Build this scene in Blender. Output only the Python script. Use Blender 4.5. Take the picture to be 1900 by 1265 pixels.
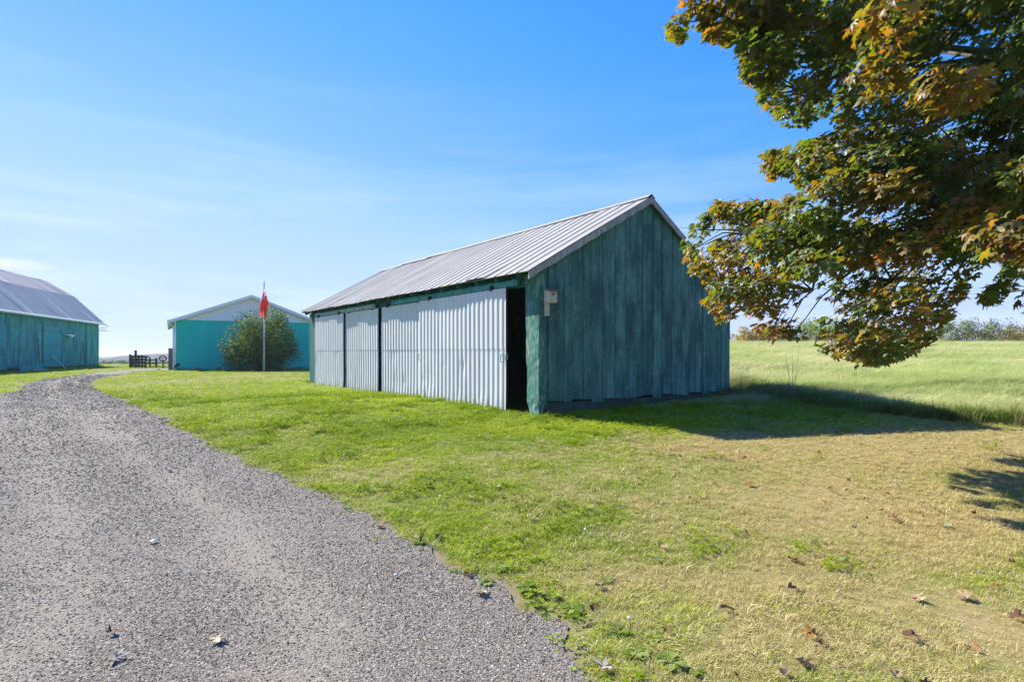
import bpy, math, random
import numpy as np
from mathutils import Vector, Matrix
random.seed(7)
rng = np.random.default_rng(11)
for o in list(bpy.data.objects):
    bpy.data.objects.remove(o)
scene = bpy.context.scene
COL = scene.collection

# ------------------------------------------------------------------ camera
F, CX, HY, EYE = 1100.0, 950.0, 655.0, 1.55          # focal in photo px, centre column, horizon row, eye height
cam_d = bpy.data.cameras.new('camera')
cam = bpy.data.objects.new('camera', cam_d)
COL.objects.link(cam)
cam.location = (0, 0, EYE)
cam.rotation_euler = (math.radians(90), 0, 0)
cam_d.sensor_width = 36.0
cam_d.lens = 36.0 * F / 1900.0
cam_d.shift_y = (HY - 632.5) / 1900.0
cam_d.clip_start = 0.05
cam_d.clip_end = 20000
scene.camera = cam

# ------------------------------------------------------------------ light, sky, exposure
SUNH = Vector((-4.61, 3.24, 0)).normalized()
SUN_EL = math.radians(38.2)
SUN = Vector((SUNH.x * math.cos(SUN_EL), SUNH.y * math.cos(SUN_EL), math.sin(SUN_EL)))
world = bpy.data.worlds.new('World')
scene.world = world
world.use_nodes = True
wn, wl = world.node_tree.nodes, world.node_tree.links
wn.clear()
sky = wn.new('ShaderNodeTexSky')
sky.sky_type = 'NISHITA'
sky.sun_disc = False
sky.sun_elevation = SUN_EL
sky.sun_rotation = math.atan2(SUN.x, SUN.y)
sky.altitude = 200
sky.air_density = 1.0
sky.dust_density = 0.0
sky.ozone_density = 4.0
bg = wn.new('ShaderNodeBackground')
bg.inputs['Strength'].default_value = 0.1
wout = wn.new('ShaderNodeOutputWorld')
# thin cirrus: stretched noise on the view direction, only a veil over the sky colour
tc = wn.new('ShaderNodeTexCoord')
sep = wn.new('ShaderNodeSeparateXYZ')
wl.new(tc.outputs['Generated'], sep.inputs[0])
mp = wn.new('ShaderNodeMapping')
mp.inputs['Scale'].default_value = (1.6, 1.6, 15.0)
mp.inputs['Rotation'].default_value = (0.0, 0.055, 0.0)
mp.inputs['Location'].default_value = (0.35, 0.1, 0.2)
wl.new(tc.outputs['Generated'], mp.inputs[0])
cn = wn.new('ShaderNodeTexNoise')
cn.inputs['Scale'].default_value = 1.5
cn.inputs['Detail'].default_value = 6
cn.inputs['Roughness'].default_value = 0.55
cn.inputs['Distortion'].default_value = 0.35
wl.new(mp.outputs[0], cn.inputs['Vector'])
cr = wn.new('ShaderNodeMapRange')
cr.inputs[1].default_value, cr.inputs[2].default_value = 0.44, 0.78
wl.new(cn.outputs['Fac'], cr.inputs[0])
el = wn.new('ShaderNodeMapRange')                    # the veil lies low, thinning out overhead
el.inputs[1].default_value, el.inputs[2].default_value = 0.42, 0.10
el.inputs[3].default_value, el.inputs[4].default_value = 0.0, 0.55
wl.new(sep.outputs['Z'], el.inputs[0])
cm = wn.new('ShaderNodeMath'); cm.operation = 'MULTIPLY'
wl.new(cr.outputs[0], cm.inputs[0]); wl.new(el.outputs[0], cm.inputs[1])
# one small fair-weather cloud low over the old barn
cdir = Vector((-.87, 1.0, .152)).normalized()
cs = wn.new('ShaderNodeVectorMath'); cs.operation = 'SUBTRACT'; cs.inputs[1].default_value = cdir
wl.new(tc.outputs['Generated'], cs.inputs[0])
cx_ = wn.new('ShaderNodeVectorMath'); cx_.operation = 'MULTIPLY'; cx_.inputs[1].default_value = (18, 18, 105)
wl.new(cs.outputs[0], cx_.inputs[0])
cl_ = wn.new('ShaderNodeVectorMath'); cl_.operation = 'LENGTH'; wl.new(cx_.outputs[0], cl_.inputs[0])
cnn = wn.new('ShaderNodeTexNoise'); cnn.inputs['Scale'].default_value = 60; cnn.inputs['Detail'].default_value = 4
wl.new(tc.outputs['Generated'], cnn.inputs['Vector'])
ca_ = wn.new('ShaderNodeMath'); ca_.operation = 'ADD'; wl.new(cl_.outputs['Value'], ca_.inputs[0]); wl.new(cnn.outputs['Fac'], ca_.inputs[1])
cf_ = wn.new('ShaderNodeMapRange'); cf_.inputs[1].default_value, cf_.inputs[2].default_value = 1.6, .7
cf_.inputs[3].default_value, cf_.inputs[4].default_value = 0, .75
wl.new(ca_.outputs[0], cf_.inputs[0])
# film-like response of the sky colour, channel by channel, the same in every direction
EXPO = 1.2
pre = wn.new('ShaderNodeVectorMath'); pre.operation = 'SCALE'; pre.inputs['Scale'].default_value = 1 / 12.0
wl.new(sky.outputs[0], pre.inputs[0])
rc = wn.new('ShaderNodeRGBCurve')
for ch, pts in ((0, ((0, 0), (1.0, .05), (1.3, .085), (1.9, .20), (2.5, .33), (3.3, .42), (4.3, .48), (6.6, .53), (8.2, .55), (12, .57))),
                (1, ((0, 0), (1.9, .27), (2.3, .33), (3.5, .465), (4.5, .575), (6.3, .64), (8.0, .67), (10.5, .685), (12, .69))),
                (2, ((0, 0), (2.0, .70), (3.5, .95), (4.5, .99), (7, 1.0), (12, 1.0)))):
    cv = rc.mapping.curves[ch]
    while len(cv.points) < len(pts): cv.points.new(.5, .5)
    for k, (a_, b_) in enumerate(pts): cv.points[k].location = (a_ / 12.0, b_)
rc.mapping.update()
wl.new(pre.outputs[0], rc.inputs['Color'])
cmix = wn.new('ShaderNodeMixRGB')
cmix.inputs['Color2'].default_value = (.78, .89, 1.0, 1)
wl.new(cm.outputs[0], cmix.inputs['Fac']); wl.new(rc.outputs[0], cmix.inputs['Color1'])
cmix2 = wn.new('ShaderNodeMixRGB'); cmix2.inputs['Color2'].default_value = (.82, .85, .9, 1)
wl.new(cf_.outputs[0], cmix2.inputs['Fac']); wl.new(cmix.outputs[0], cmix2.inputs['Color1'])
post = wn.new('ShaderNodeVectorMath'); post.operation = 'SCALE'; post.inputs['Scale'].default_value = 12.4 / 2 ** EXPO
wl.new(cmix2.outputs[0], post.inputs[0])
wl.new(post.outputs[0], bg.inputs['Color']); wl.new(bg.outputs[0], wout.inputs['Surface'])

sd = bpy.data.lights.new('sun', 'SUN')
sd.energy = 5.0
sd.angle = math.radians(0.53)
sd.color = (1.0, 0.94, 0.84)
so = bpy.data.objects.new('sun', sd)
COL.objects.link(so)
so.rotation_euler = SUN.to_track_quat('Z', 'Y').to_euler()
so.location = (-30, 20, 40)

vs = scene.view_settings
vs.view_transform = 'Standard'
vs.look = 'None'
vs.exposure = EXPO
vs.gamma = 1.0
vs.use_curve_mapping = False

# ------------------------------------------------------------------ helpers
def sstep(a, b, x):
    t = np.clip((np.asarray(x, float) - a) / (b - a), 0, 1)
    return t * t * (3 - 2 * t)

def vnoise(x, y, seed=0):
    x = np.asarray(x, float); y = np.asarray(y, float)
    xi, yi = np.floor(x).astype(np.int64), np.floor(y).astype(np.int64)
    fx, fy = x - xi, y - yi
    fx, fy = fx * fx * (3 - 2 * fx), fy * fy * (3 - 2 * fy)
    def h(a, b):
        n = (a * 374761393 + b * 668265263 + seed * 144665) & 0x7fffffff
        n = ((n ^ (n >> 13)) * 1274126177) & 0x7fffffff
        return ((n ^ (n >> 16)) & 0xffff) / 65535.0
    return (h(xi, yi) * (1 - fx) + h(xi + 1, yi) * fx) * (1 - fy) + (h(xi, yi + 1) * (1 - fx) + h(xi + 1, yi + 1) * fx) * fy

def fbm(x, y, seed=0, n=4):
    s, a, t = 0, 1.0, 0
    for i in range(n):
        s = s + a * vnoise(np.asarray(x) * 2 ** i, np.asarray(y) * 2 ** i, seed + i); t += a; a *= .55
    return s / t

def ground_z(x, y):
    x = np.asarray(x, float); y = np.asarray(y, float)
    z = 0.45 * sstep(3.5, 12.5, y) + 0.2 * sstep(2, 7, x) * sstep(11, 15, y)
    z = z + 0.03 * np.sin(x * .55 + 1.0) * np.sin(y * .43) * sstep(4, 8, y) * (1 - sstep(25, 45, y))
    z = z + 1.95 * np.clip((y - 13) / 47.0, 0, 1.1) ** 1.15 * sstep(4.5, 11, x + .12 * (y - 14)) * (y < 400)
    edge = 53 + 14 * sstep(-8, 8, x)
    z = z - 14.5 * sstep(0, 1, np.clip((y - edge) / 260.0, 0, 1))
    return z

def gz(x, y):
    return float(ground_z(x, y))

def at(px, py, d):
    return Vector(((px - CX) / F * d, d, EYE + (HY - py) / F * d))

def on_ground(px, py):
    """where the sight line through a photo pixel meets the ground"""
    d = 1.5
    for i in range(4000):
        p = at(px, py, d)
        if p.z <= gz(p.x, p.y):
            return p
        d *= 1.004
    return at(px, py, d)

def tag(o, label=None, cat=None, group=None, kind=None):
    if label: o['label'] = label
    if cat: o['category'] = cat
    if group: o['group'] = group
    if kind: o['kind'] = kind
    return o

def empty(name, loc, rz=0.0, label=None, cat=None, group=None):
    o = bpy.data.objects.new(name, None)
    o.empty_display_size = .2
    COL.objects.link(o)
    o.location = loc
    o.rotation_euler = (0, 0, rz)
    return tag(o, label, cat, group)

def link(name, me, parent=None, loc=None):
    o = bpy.data.objects.new(name, me)
    COL.objects.link(o)
    if parent is not None: o.parent = parent
    if loc is not None: o.location = loc
    return o

class MB:
    def __init__(s): s.v, s.f = [], []
    def add(s, vs, fs):
        b = len(s.v)
        s.v += [tuple(v) for v in vs]
        s.f += [tuple(i + b for i in f) for f in fs]
        return s
    def box(s, a, b):
        (x0, y0, z0), (x1, y1, z1) = a, b
        return s.add([(x0, y0, z0), (x1, y0, z0), (x1, y1, z0), (x0, y1, z0), (x0, y0, z1), (x1, y0, z1), (x1, y1, z1), (x0, y1, z1)],
                     [(0, 3, 2, 1), (4, 5, 6, 7), (0, 1, 5, 4), (1, 2, 6, 5), (2, 3, 7, 6), (3, 0, 4, 7)])
    def bar(s, p, q, w, h, up=(0, 0, 1)):
        p, q = Vector(p), Vector(q)
        d = (q - p).normalized()
        a = d.cross(Vector(up))
        if a.length < 1e-4: a = d.cross(Vector((0, 1, 0)))
        a.normalize(); b = a.cross(d)
        vs = []
        for c in (p, q):
            for (i, j) in ((-1, -1), (1, -1), (1, 1), (-1, 1)):
                vs.append(c + a * (i * w / 2) + b * (j * h / 2))
        return s.add(vs, [(0, 3, 2, 1), (4, 5, 6, 7), (0, 1, 5, 4), (1, 2, 6, 5), (2, 3, 7, 6), (3, 0, 4, 7)])
    def tube(s, pts, rad, n=6):
        pts = [Vector(p) for p in pts]
        vs, fs = [], []
        for i, p in enumerate(pts):
            d = (pts[min(i + 1, len(pts) - 1)] - pts[max(i - 1, 0)])
            d = d.normalized() if d.length > 1e-6 else Vector((0, 0, 1))
            a = d.cross(Vector((0.31, 0.17, 0.93)))
            if a.length < 1e-3: a = d.cross(Vector((1, 0, 0)))
            a.normalize(); b = d.cross(a)
            r = rad[i] if hasattr(rad, '__len__') else rad
            for k in range(n):
                t = 2 * math.pi * k / n
                vs.append(p + (a * math.cos(t) + b * math.sin(t)) * r)
        for i in range(len(pts) - 1):
            for k in range(n):
                fs.append((i * n + k, i * n + (k + 1) % n, (i + 1) * n + (k + 1) % n, (i + 1) * n + k))
        fs.append(tuple(range(n - 1, -1, -1)))
        fs.append(tuple(range((len(pts) - 1) * n, len(pts) * n)))
        return s.add(vs, fs)
    def extrude(s, poly, a, b):
        """poly: list of points made by functions of 2-D -> two parallel rings a(p), b(p)"""
        n = len(poly)
        vs = [a(p) for p in poly] + [b(p) for p in poly]
        fs = [tuple(range(n - 1, -1, -1)), tuple(range(n, 2 * n))]
        for i in range(n):
            fs.append((i, (i + 1) % n, n + (i + 1) % n, n + i))
        return s.add(vs, fs)
    def mesh(s, name, mat, smooth=False):
        me = bpy.data.meshes.new(name)
        me.from_pydata(s.v, [], s.f)
        if mat: me.materials.append(mat)
        if smooth: me.polygons.foreach_set('use_smooth', [True] * len(me.polygons))
        me.update()
        return me
    def build(s, name, mat, parent=None, smooth=False, loc=None):
        return link(name, s.mesh(name, mat, smooth), parent, loc)

def np_mesh(name, V, Fc, mat, attrs=None, smooth=False, nper=3):
    """big meshes from arrays; Fc is (n, nper)"""
    me = bpy.data.meshes.new(name)
    me.vertices.add(len(V)); me.vertices.foreach_set('co', np.ascontiguousarray(V, dtype=np.float32).ravel())
    me.loops.add(len(Fc) * nper); me.loops.foreach_set('vertex_index', np.ascontiguousarray(Fc, dtype=np.int32).ravel())
    me.polygons.add(len(Fc)); me.polygons.foreach_set('loop_start', np.arange(0, len(Fc) * nper, nper, dtype=np.int32))
    if smooth: me.polygons.foreach_set('use_smooth', np.ones(len(Fc), dtype=bool))
    for k, (typ, arr) in (attrs or {}).items():
        a = me.attributes.new(k, typ, 'POINT')
        if typ == 'FLOAT': a.data.foreach_set('value', np.ascontiguousarray(arr, dtype=np.float32))
        elif typ == 'INT': a.data.foreach_set('value', np.ascontiguousarray(arr, dtype=np.int32))
        elif typ == 'FLOAT_VECTOR': a.data.foreach_set('vector', np.ascontiguousarray(arr, dtype=np.float32).ravel())
        elif typ == 'FLOAT_COLOR': a.data.foreach_set('color', np.ascontiguousarray(arr, dtype=np.float32).ravel())
    if mat: me.materials.append(mat)
    me.update(calc_edges=True); me.validate()
    return me

# ------------------------------------------------------------------ material helpers
class NT:
    def __init__(s, name):
        s.m = bpy.data.materials.new(name); s.m.use_nodes = True
        s.n, s.l = s.m.node_tree.nodes, s.m.node_tree.links
        s.n.clear()
        s.out = s.n.new('ShaderNodeOutputMaterial')
        s.tc = s.n.new('ShaderNodeTexCoord')
        s.oi = s.n.new('ShaderNodeObjectInfo')
    def _set(s, sock, v):
        if hasattr(v, 'links') or isinstance(v, bpy.types.NodeSocket): s.l.new(v, sock)
        elif isinstance(v, (tuple, list)) and len(v) == 3 and sock.type == 'RGBA': sock.default_value = (*v, 1)
        else: sock.default_value = v
    def coords(s, scale=(1, 1, 1), kind='Object', rand=0.0):
        m = s.n.new('ShaderNodeMapping')
        m.inputs['Scale'].default_value = scale
        s.l.new(s.tc.outputs[kind], m.inputs[0])
        if rand:
            k = s.math('MULTIPLY', s.oi.outputs['Random'], rand)
            c = s.n.new('ShaderNodeCombineXYZ')
            for i in range(3): s.l.new(k, c.inputs[i])
            s.l.new(c.outputs[0], m.inputs['Location'])
        return m.outputs[0]
    def pos(s, scale=1.0):
        g = s.n.new('ShaderNodeNewGeometry')
        m = s.n.new('ShaderNodeMapping'); m.inputs['Scale'].default_value = (scale,) * 3
        s.l.new(g.outputs['Position'], m.inputs[0])
        return m.outputs[0]
    def noise(s, vec, scale=1.0, detail=4, rough=.55, dist=0.0):
        n = s.n.new('ShaderNodeTexNoise')
        s.l.new(vec, n.inputs['Vector'])
        n.inputs['Scale'].default_value = scale; n.inputs['Detail'].default_value = detail
        n.inputs['Roughness'].default_value = rough; n.inputs['Distortion'].default_value = dist
        return n.outputs['Fac']
    def voro(s, vec, scale, out='Color', feature='F1', rand=1.0):
        n = s.n.new('ShaderNodeTexVoronoi'); n.feature = feature
        s.l.new(vec, n.inputs['Vector']); n.inputs['Scale'].default_value = scale
        n.inputs['Randomness'].default_value = rand
        return n.outputs[out]
    def math(s, op, a, b=None, c=None):
        n = s.n.new('ShaderNodeMath'); n.operation = op
        for i, v in enumerate((a, b, c)):
            if v is not None: s._set(n.inputs[i], v)
        return n.outputs[0]
    def rng(s, v, a, b, c=0.0, d=1.0):
        n = s.n.new('ShaderNodeMapRange')
        s._set(n.inputs[0], v)
        for i, k in enumerate((a, b, c, d)): s._set(n.inputs[i + 1], k)
        return n.outputs[0]
    def mix(s, f, a, b, mode='MIX'):
        n = s.n.new('ShaderNodeMixRGB'); n.blend_type = mode
        s._set(n.inputs[0], f); s._set(n.inputs[1], a); s._set(n.inputs[2], b)
        return n.outputs[0]
    def ramp(s, v, stops):
        n = s.n.new('ShaderNodeValToRGB')
        e = n.color_ramp.elements
        while len(e) < len(stops): e.new(.5)
        for i, (p, c) in enumerate(stops): e[i].position = p; e[i].color = (*c, 1)
        s._set(n.inputs[0], v)
        return n.outputs[0]
    def attr(s, name, typ='GEOMETRY', out='Fac'):
        n = s.n.new('ShaderNodeAttribute'); n.attribute_type = typ; n.attribute_name = name
        return n.outputs[out]
    def bump(s, h, strength=.3, dist=.01):
        n = s.n.new('ShaderNodeBump')
        n.inputs['Strength'].default_value = strength; n.inputs['Distance'].default_value = dist
        s._set(n.inputs['Height'], h)
        return n.outputs[0]
    def pbr(s, color, rough=.7, metal=0.0, normal=None, spec=.3):
        b = s.n.new('ShaderNodeBsdfPrincipled')
        s._set(b.inputs['Base Color'], color); s._set(b.inputs['Roughness'], rough); s._set(b.inputs['Metallic'], metal)
        b.inputs['Specular IOR Level'].default_value = spec
        if normal is not None: s.l.new(normal, b.inputs['Normal'])
        s.l.new(b.outputs[0], s.out.inputs['Surface'])
        return s.m
    def leaf(s, color, trans=.4, gloss=.06, rough=.4, tcol=None):
        d = s.n.new('ShaderNodeBsdfDiffuse'); t = s.n.new('ShaderNodeBsdfTranslucent'); g = s.n.new('ShaderNodeBsdfGlossy')
        s._set(d.inputs[0], color); s._set(t.inputs[0], tcol if tcol is not None else color)
        g.inputs['Roughness'].default_value = rough; g.inputs[0].default_value = (.9, .95, 1, 1)
        a = s.n.new('ShaderNodeMixShader'); a.inputs[0].default_value = trans
        s.l.new(d.outputs[0], a.inputs[1]); s.l.new(t.outputs[0], a.inputs[2])
        b = s.n.new('ShaderNodeMixShader'); b.inputs[0].default_value = gloss
        s.l.new(a.outputs[0], b.inputs[1]); s.l.new(g.outputs[0], b.inputs[2])
        s.l.new(b.outputs[0], s.out.inputs['Surface'])
        return s.m

def wood(name, base, dark, bare, bare_lo=.62, bare_hi=.75, scale=1.0, rough=.8, contrast=1.0):
    t = NT(name)
    g = t.noise(t.coords((26 * scale, 26 * scale, 1.3 * scale), rand=37.0), 1.0, 6, .6, .6)
    big = t.noise(t.coords((2.2 * scale, 2.2 * scale, .9 * scale), rand=11.0), 1.0, 4, .6)
    streak = t.noise(t.coords((9 * scale, 9 * scale, .35 * scale), rand=23.0), 1.0, 4, .6)
    k = t.math('ADD', t.math('MULTIPLY', big, .65), t.math('MULTIPLY', streak, .35))
    c = t.mix(t.rng(k, .5 - .17 / contrast, .5 + .17 / contrast), dark, base)
    c = t.mix(t.rng(t.oi.outputs['Random'], 0, 1, .0, .42), c, dark)
    c = t.mix(t.rng(g, .35, .72, .45, 0), c, (dark[0] * .35, dark[1] * .35, dark[2] * .35))
    peel = t.noise(t.coords((34 * scale, 34 * scale, 4.2 * scale), rand=5.0), 1.0, 5, .65, .4)
    pm = t.math('MULTIPLY', t.rng(peel, bare_lo, bare_hi), t.rng(big, .3, .7, .25, 1))
    c = t.mix(pm, c, bare)
    # knots
    kn = t.voro(t.coords((5 * scale, 5 * scale, 1.6 * scale), rand=19.0), 1.0, 'Distance')
    c = t.mix(t.rng(kn, .05, .1, .8, 0), c, (dark[0] * .25, dark[1] * .25, dark[2] * .25))
    h = t.math('ADD', g, t.math('MULTIPLY', pm, -.6))
    return t.pbr(c, rough, 0, t.bump(h, .55, .012), .2)

M = {}
M['gable'] = wood('teal_weathered_boards', (.13, .36, .30), (.045, .145, .13), (.42, .48, .40), .55, .70, 1.3, contrast=2.2)
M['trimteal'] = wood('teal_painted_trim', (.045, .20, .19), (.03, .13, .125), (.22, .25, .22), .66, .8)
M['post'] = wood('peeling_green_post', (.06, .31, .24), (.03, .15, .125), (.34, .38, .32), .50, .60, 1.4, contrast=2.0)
M['barnboard'] = wood('old_barn_boards', (.12, .56, .50), (.045, .23, .225), (.42, .60, .53), .54, .72, .8, contrast=2.0)
M['graywood'] = wood('grey_weathered_wood', (.30, .28, .25), (.14, .13, .115), (.42, .40, .37), .6, .8)
M['rake'] = wood('peeling_white_rake', (.62, .63, .58), (.36, .36, .32), (.12, .11, .085), .52, .60, contrast=1.5)
M['fencewood'] = wood('dark_fence_wood', (.16, .13, .11), (.08, .066, .058), (.3, .26, .23), .62, .8)
M['palewood'] = wood('pale_birdhouse_wood', (.78, .72, .64), (.58, .53, .46), (.8, .76, .7), .6, .8, 2.5)
M['inside'] = NT('bare_inside_timber').pbr((.07, .055, .045), .9)

def metal_sheet(name, col, col2, rust, rough=.42, metal=.35):
    t = NT(name)
    big = t.noise(t.coords((1.1, 1.1, .6), rand=13.0), 1.0, 5, .6)
    fine = t.noise(t.coords((9, 9, 3), rand=29.0), 1.0, 5, .65)
    c = t.mix(t.rng(big, .3, .7), col2, col)
    c = t.mix(t.rng(t.oi.outputs['Random'], 0, 1, 0, .3), c, col2)
    rm = t.math('MULTIPLY', t.rng(fine, .60, .78), t.rng(big, .5, .75, 0, 1))
    c = t.mix(rm, c, rust)
    return t.pbr(c, t.rng(fine, .3, .7, rough - .06, rough + .14), metal, t.bump(fine, .08, .01), .4)
M['roof'] = metal_sheet('galvanised_roof', (.315, .31, .28), (.235, .232, .21), (.165, .135, .10), .8, .0)
t = NT('ribbed_door_steel')
sxyz = t.n.new('ShaderNodeSeparateXYZ'); t.l.new(t.tc.outputs['Object'], sxyz.inputs[0])
big = t.noise(t.coords((1.1, 1.1, .6), rand=13.0), 1.0, 5, .6); fine = t.noise(t.coords((9, 9, 3), rand=29.0), 1.0, 5, .65)
stk = t.noise(t.coords((16, 16, .5), rand=7.0), 1.0, 4, .6)
c = t.mix(t.rng(big, .3, .7), (.60, .605, .58), (.71, .71, .68))
c = t.mix(t.rng(t.oi.outputs['Random'], 0, 1, 0, .5), c, (.56, .565, .545))
c = t.mix(t.math('MULTIPLY', t.rng(stk, .55, .75), .35), c, (.50, .47, .41))
spl = t.math('MULTIPLY', t.rng(sxyz.outputs[2], .02, .34, 1, 0), t.rng(fine, .38, .62))
c = t.mix(t.math('MULTIPLY', spl, .6), c, (.33, .31, .22))
M['door'] = t.pbr(c, .55, 0, t.bump(fine, .1, .01), .4)
M['barnroof'] = metal_sheet('barn_roof_steel', (.74, .63, .48), (.60, .52, .40), (.38, .30, .21), .8, .0)
M['tealsteel'] = metal_sheet('teal_siding', (.003, .62, .47), (.002, .54, .42), (.01, .5, .4), .7, 0.0)
M['whitesteel'] = metal_sheet('white_siding', (.90, .88, .82), (.85, .84, .79), (.76, .75, .70), .7, 0.0)
M['track'] = metal_sheet('teal_door_track', (.05, .30, .31), (.04, .23, .25), (.3, .35, .34), .5, 0.1)
M['greytrack'] = metal_sheet('grey_door_track', (.34, .42, .45), (.26, .34, .37), (.2, .2, .2), .5, 0.2)
M['iron'] = NT('dark_iron').pbr((.03, .03, .032), .5, .6)
M['darkrubber'] = NT('black_rubber').pbr((.015, .015, .016), .8)
M['whitepaint'] = NT('white_paint').pbr((.78, .79, .78), .45)
t = NT('concrete_footing')
M['concrete'] = t.pbr(t.ramp(t.noise(t.coords((3, 3, 5)), 1.0, 6, .65), [(.3, (.03, .06, .05)), (.7, (.07, .11, .085))]), .95, 0, t.bump(t.noise(t.coords((20, 20, 20)), 1.0, 5), .4, .02))
t = NT('pale_stone')
M['stone'] = t.pbr(t.ramp(t.noise(t.coords((14, 14, 14)), 1.0, 5), [(.3, (.34, .32, .3)), (.7, (.6, .58, .55))]), .9, 0, t.bump(t.noise(t.coords((30, 30, 30)), 1, 5), .5, .01))
t = NT('maple_bark')
bk = t.noise(t.coords((9, 9, 1.6)), 1.0, 6, .65, .5)
M['bark'] = t.pbr(t.ramp(bk, [(.3, (.035, .028, .022)), (.7, (.14, .115, .09))]), .9, 0, t.bump(bk, .8, .03))

# ------------------------------------------------------------------ layout: driveway edges, field edge
def spline(pts, n):
    pts = np.array(pts, float)
    ext = np.vstack([2 * pts[0] - pts[1], pts, 2 * pts[-1] - pts[-2]])
    seg = len(pts) - 1
    d = np.r_[0, np.cumsum(np.linalg.norm(np.diff(pts, axis=0), axis=1))]
    u = np.linspace(0, 1, n) ** 1.6 * d[-1]
    out = []
    for q in u:
        i = min(int(np.searchsorted(d, q, 'right') - 1), seg - 1)
        t = (q - d[i]) / max(d[i + 1] - d[i], 1e-6)
        p0, p1, p2, p3 = ext[i], ext[i + 1], ext[i + 2], ext[i + 3]
        out.append(.5 * ((2 * p1) + (-p0 + p2) * t + (2 * p0 - 5 * p1 + 4 * p2 - p3) * t * t + (-p0 + 3 * p1 - 3 * p2 + p3) * t ** 3))
    return np.array(out)

R_PX = [(1095, 1265), (1040, 1205), (985, 1150), (900, 1085), (800, 1025), (700, 975), (620, 932), (540, 898), (430, 850), (330, 795), (250, 752),
        (190, 728), (168, 714), (185, 703), (235, 693), (300, 687)]
L_PX = [(0, 732), (45, 714), (100, 702), (175, 692.5), (245, 686), (300, 683.2)]
RE = [(1.25, -3.0), (0.9, 0.6)] + [tuple(on_ground(*p)[:2]) for p in R_PX] + [(-18.5, 48.0), (-9, 56), (2, 66)]
LE = [(-11.0, -3.0), (-12.0, 4.0), (-13.5, 11.0)] + [tuple(on_ground(*p)[:2]) for p in L_PX] + [(-19.8, 51.5), (-11, 60), (-1, 70)]
RE, LE = spline(RE, 420), spline(LE, 420)
wob = (fbm(np.arange(420) * .35, np.zeros(420), 5) - .5)
RE[:, 0] += (wob * .34 + .16 * (fbm(np.arange(420) * 1.3, np.zeros(420) + 3, 15) - .5)) * sstep(0, 60, np.arange(420)); LE[:, 0] += (fbm(np.arange(420) * .3, np.zeros(420) + 9, 6) - .5) * .5
DRIVE = np.vstack([RE, LE[::-1]])

def inside(poly, x, y):
    x = np.asarray(x, float); y = np.asarray(y, float)
    r = np.zeros(x.shape, bool)
    j = len(poly) - 1
    for i in range(len(poly)):
        xi, yi = poly[i]; xj, yj = poly[j]
        if yi != yj:
            c = ((yi > y) != (yj > y)) & (x < (xj - xi) * (y - yi) / (yj - yi) + xi)
            r ^= c
        j = i
    return r

FE = [tuple(on_ground(*p)[:2]) for p in [(1362, 706), (1420, 724), (1500, 743), (1600, 760), (1700, 772), (1800, 780), (1900, 786)]] + [(13.5, 9.0), (30, 7.0), (60, 4)]
FIELD = np.array([(4.2, 62), (5.3, 40), (5.6, 20), (5.55, 15.5)] + FE + [(75, 62)])

def field_mask(x, y):
    return inside(FIELD, x, y)

def dryness(x, y):
    x = np.asarray(x, float); y = np.asarray(y, float)
    n = fbm(x * .55, y * .55, 3) - .5
    n2 = fbm(x * 2.2, y * 2.2, 8) - .5
    d = .07 + .80 * sstep(-2.2, 3.6, x - .10 * (y - 4)) + n * .95 + n2 * .85
    d = d + .25 * np.exp(-(((x + 13) / 4.0) ** 2 + ((y - 27) / 7.0) ** 2))
    d = d + .28 * np.exp(-((y - (8.1 + .05 * x)) / .9) ** 2) * sstep(1.0, 3.5, x)      # worn tan band in front of the shed
    d = d - 1.0 * np.exp(-(((x - 3.8) / 4.0) ** 2 + ((y - 10.8) / 1.6) ** 2))       # shade tone put into the grass: greener where the shed's shadow falls
    d = d - .3 * np.exp(-(((x + 3.5) / 3.2) ** 2 + ((y - 13) / 4.0) ** 2))
    return np.clip(d, 0, 1)

# ------------------------------------------------------------------ ground
t = NT('lawn_soil')
dr = t.attr('dry')
n1 = t.noise(t.pos(1.0), 38.0, 8, .8)
n2 = t.noise(t.pos(1.0), 2.1, 5, .6)
fib = t.noise(t.pos(1.0), 170.0, 4, .75)
n1 = t.math('ADD', t.math('MULTIPLY', n1, .5), t.math('MULTIPLY', fib, .5))
gcol = t.mix(t.rng(n1, .35, .65), (.06, .10, .008), (.18, .24, .02))
dcol = t.mix(t.rng(n1, .35, .65), (.17, .135, .055), (.44, .36, .17))
fcol = t.mix(t.rng(n1, .3, .7), (.26, .30, .07), (.44, .46, .14))
c = t.mix(t.math('ADD', dr, t.rng(n2, .3, .7, -.12, .12)), gcol, dcol)
c = t.mix(t.attr('field'), c, fcol)
c = t.mix(t.attr('soil'), c, t.mix(t.rng(n1, .3, .7), (.16, .12, .085), (.30, .24, .18)))
far = t.mix(t.rng(t.noise(t.pos(1.0), .01, 3, .6), .4, .6), (.06, .10, .035), (.13, .14, .06))
c = t.mix(t.attr('far'), c, far)
M['lawn'] = t.pbr(c, .95, 0, t.bump(n1, .6, .02), .1)

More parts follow.
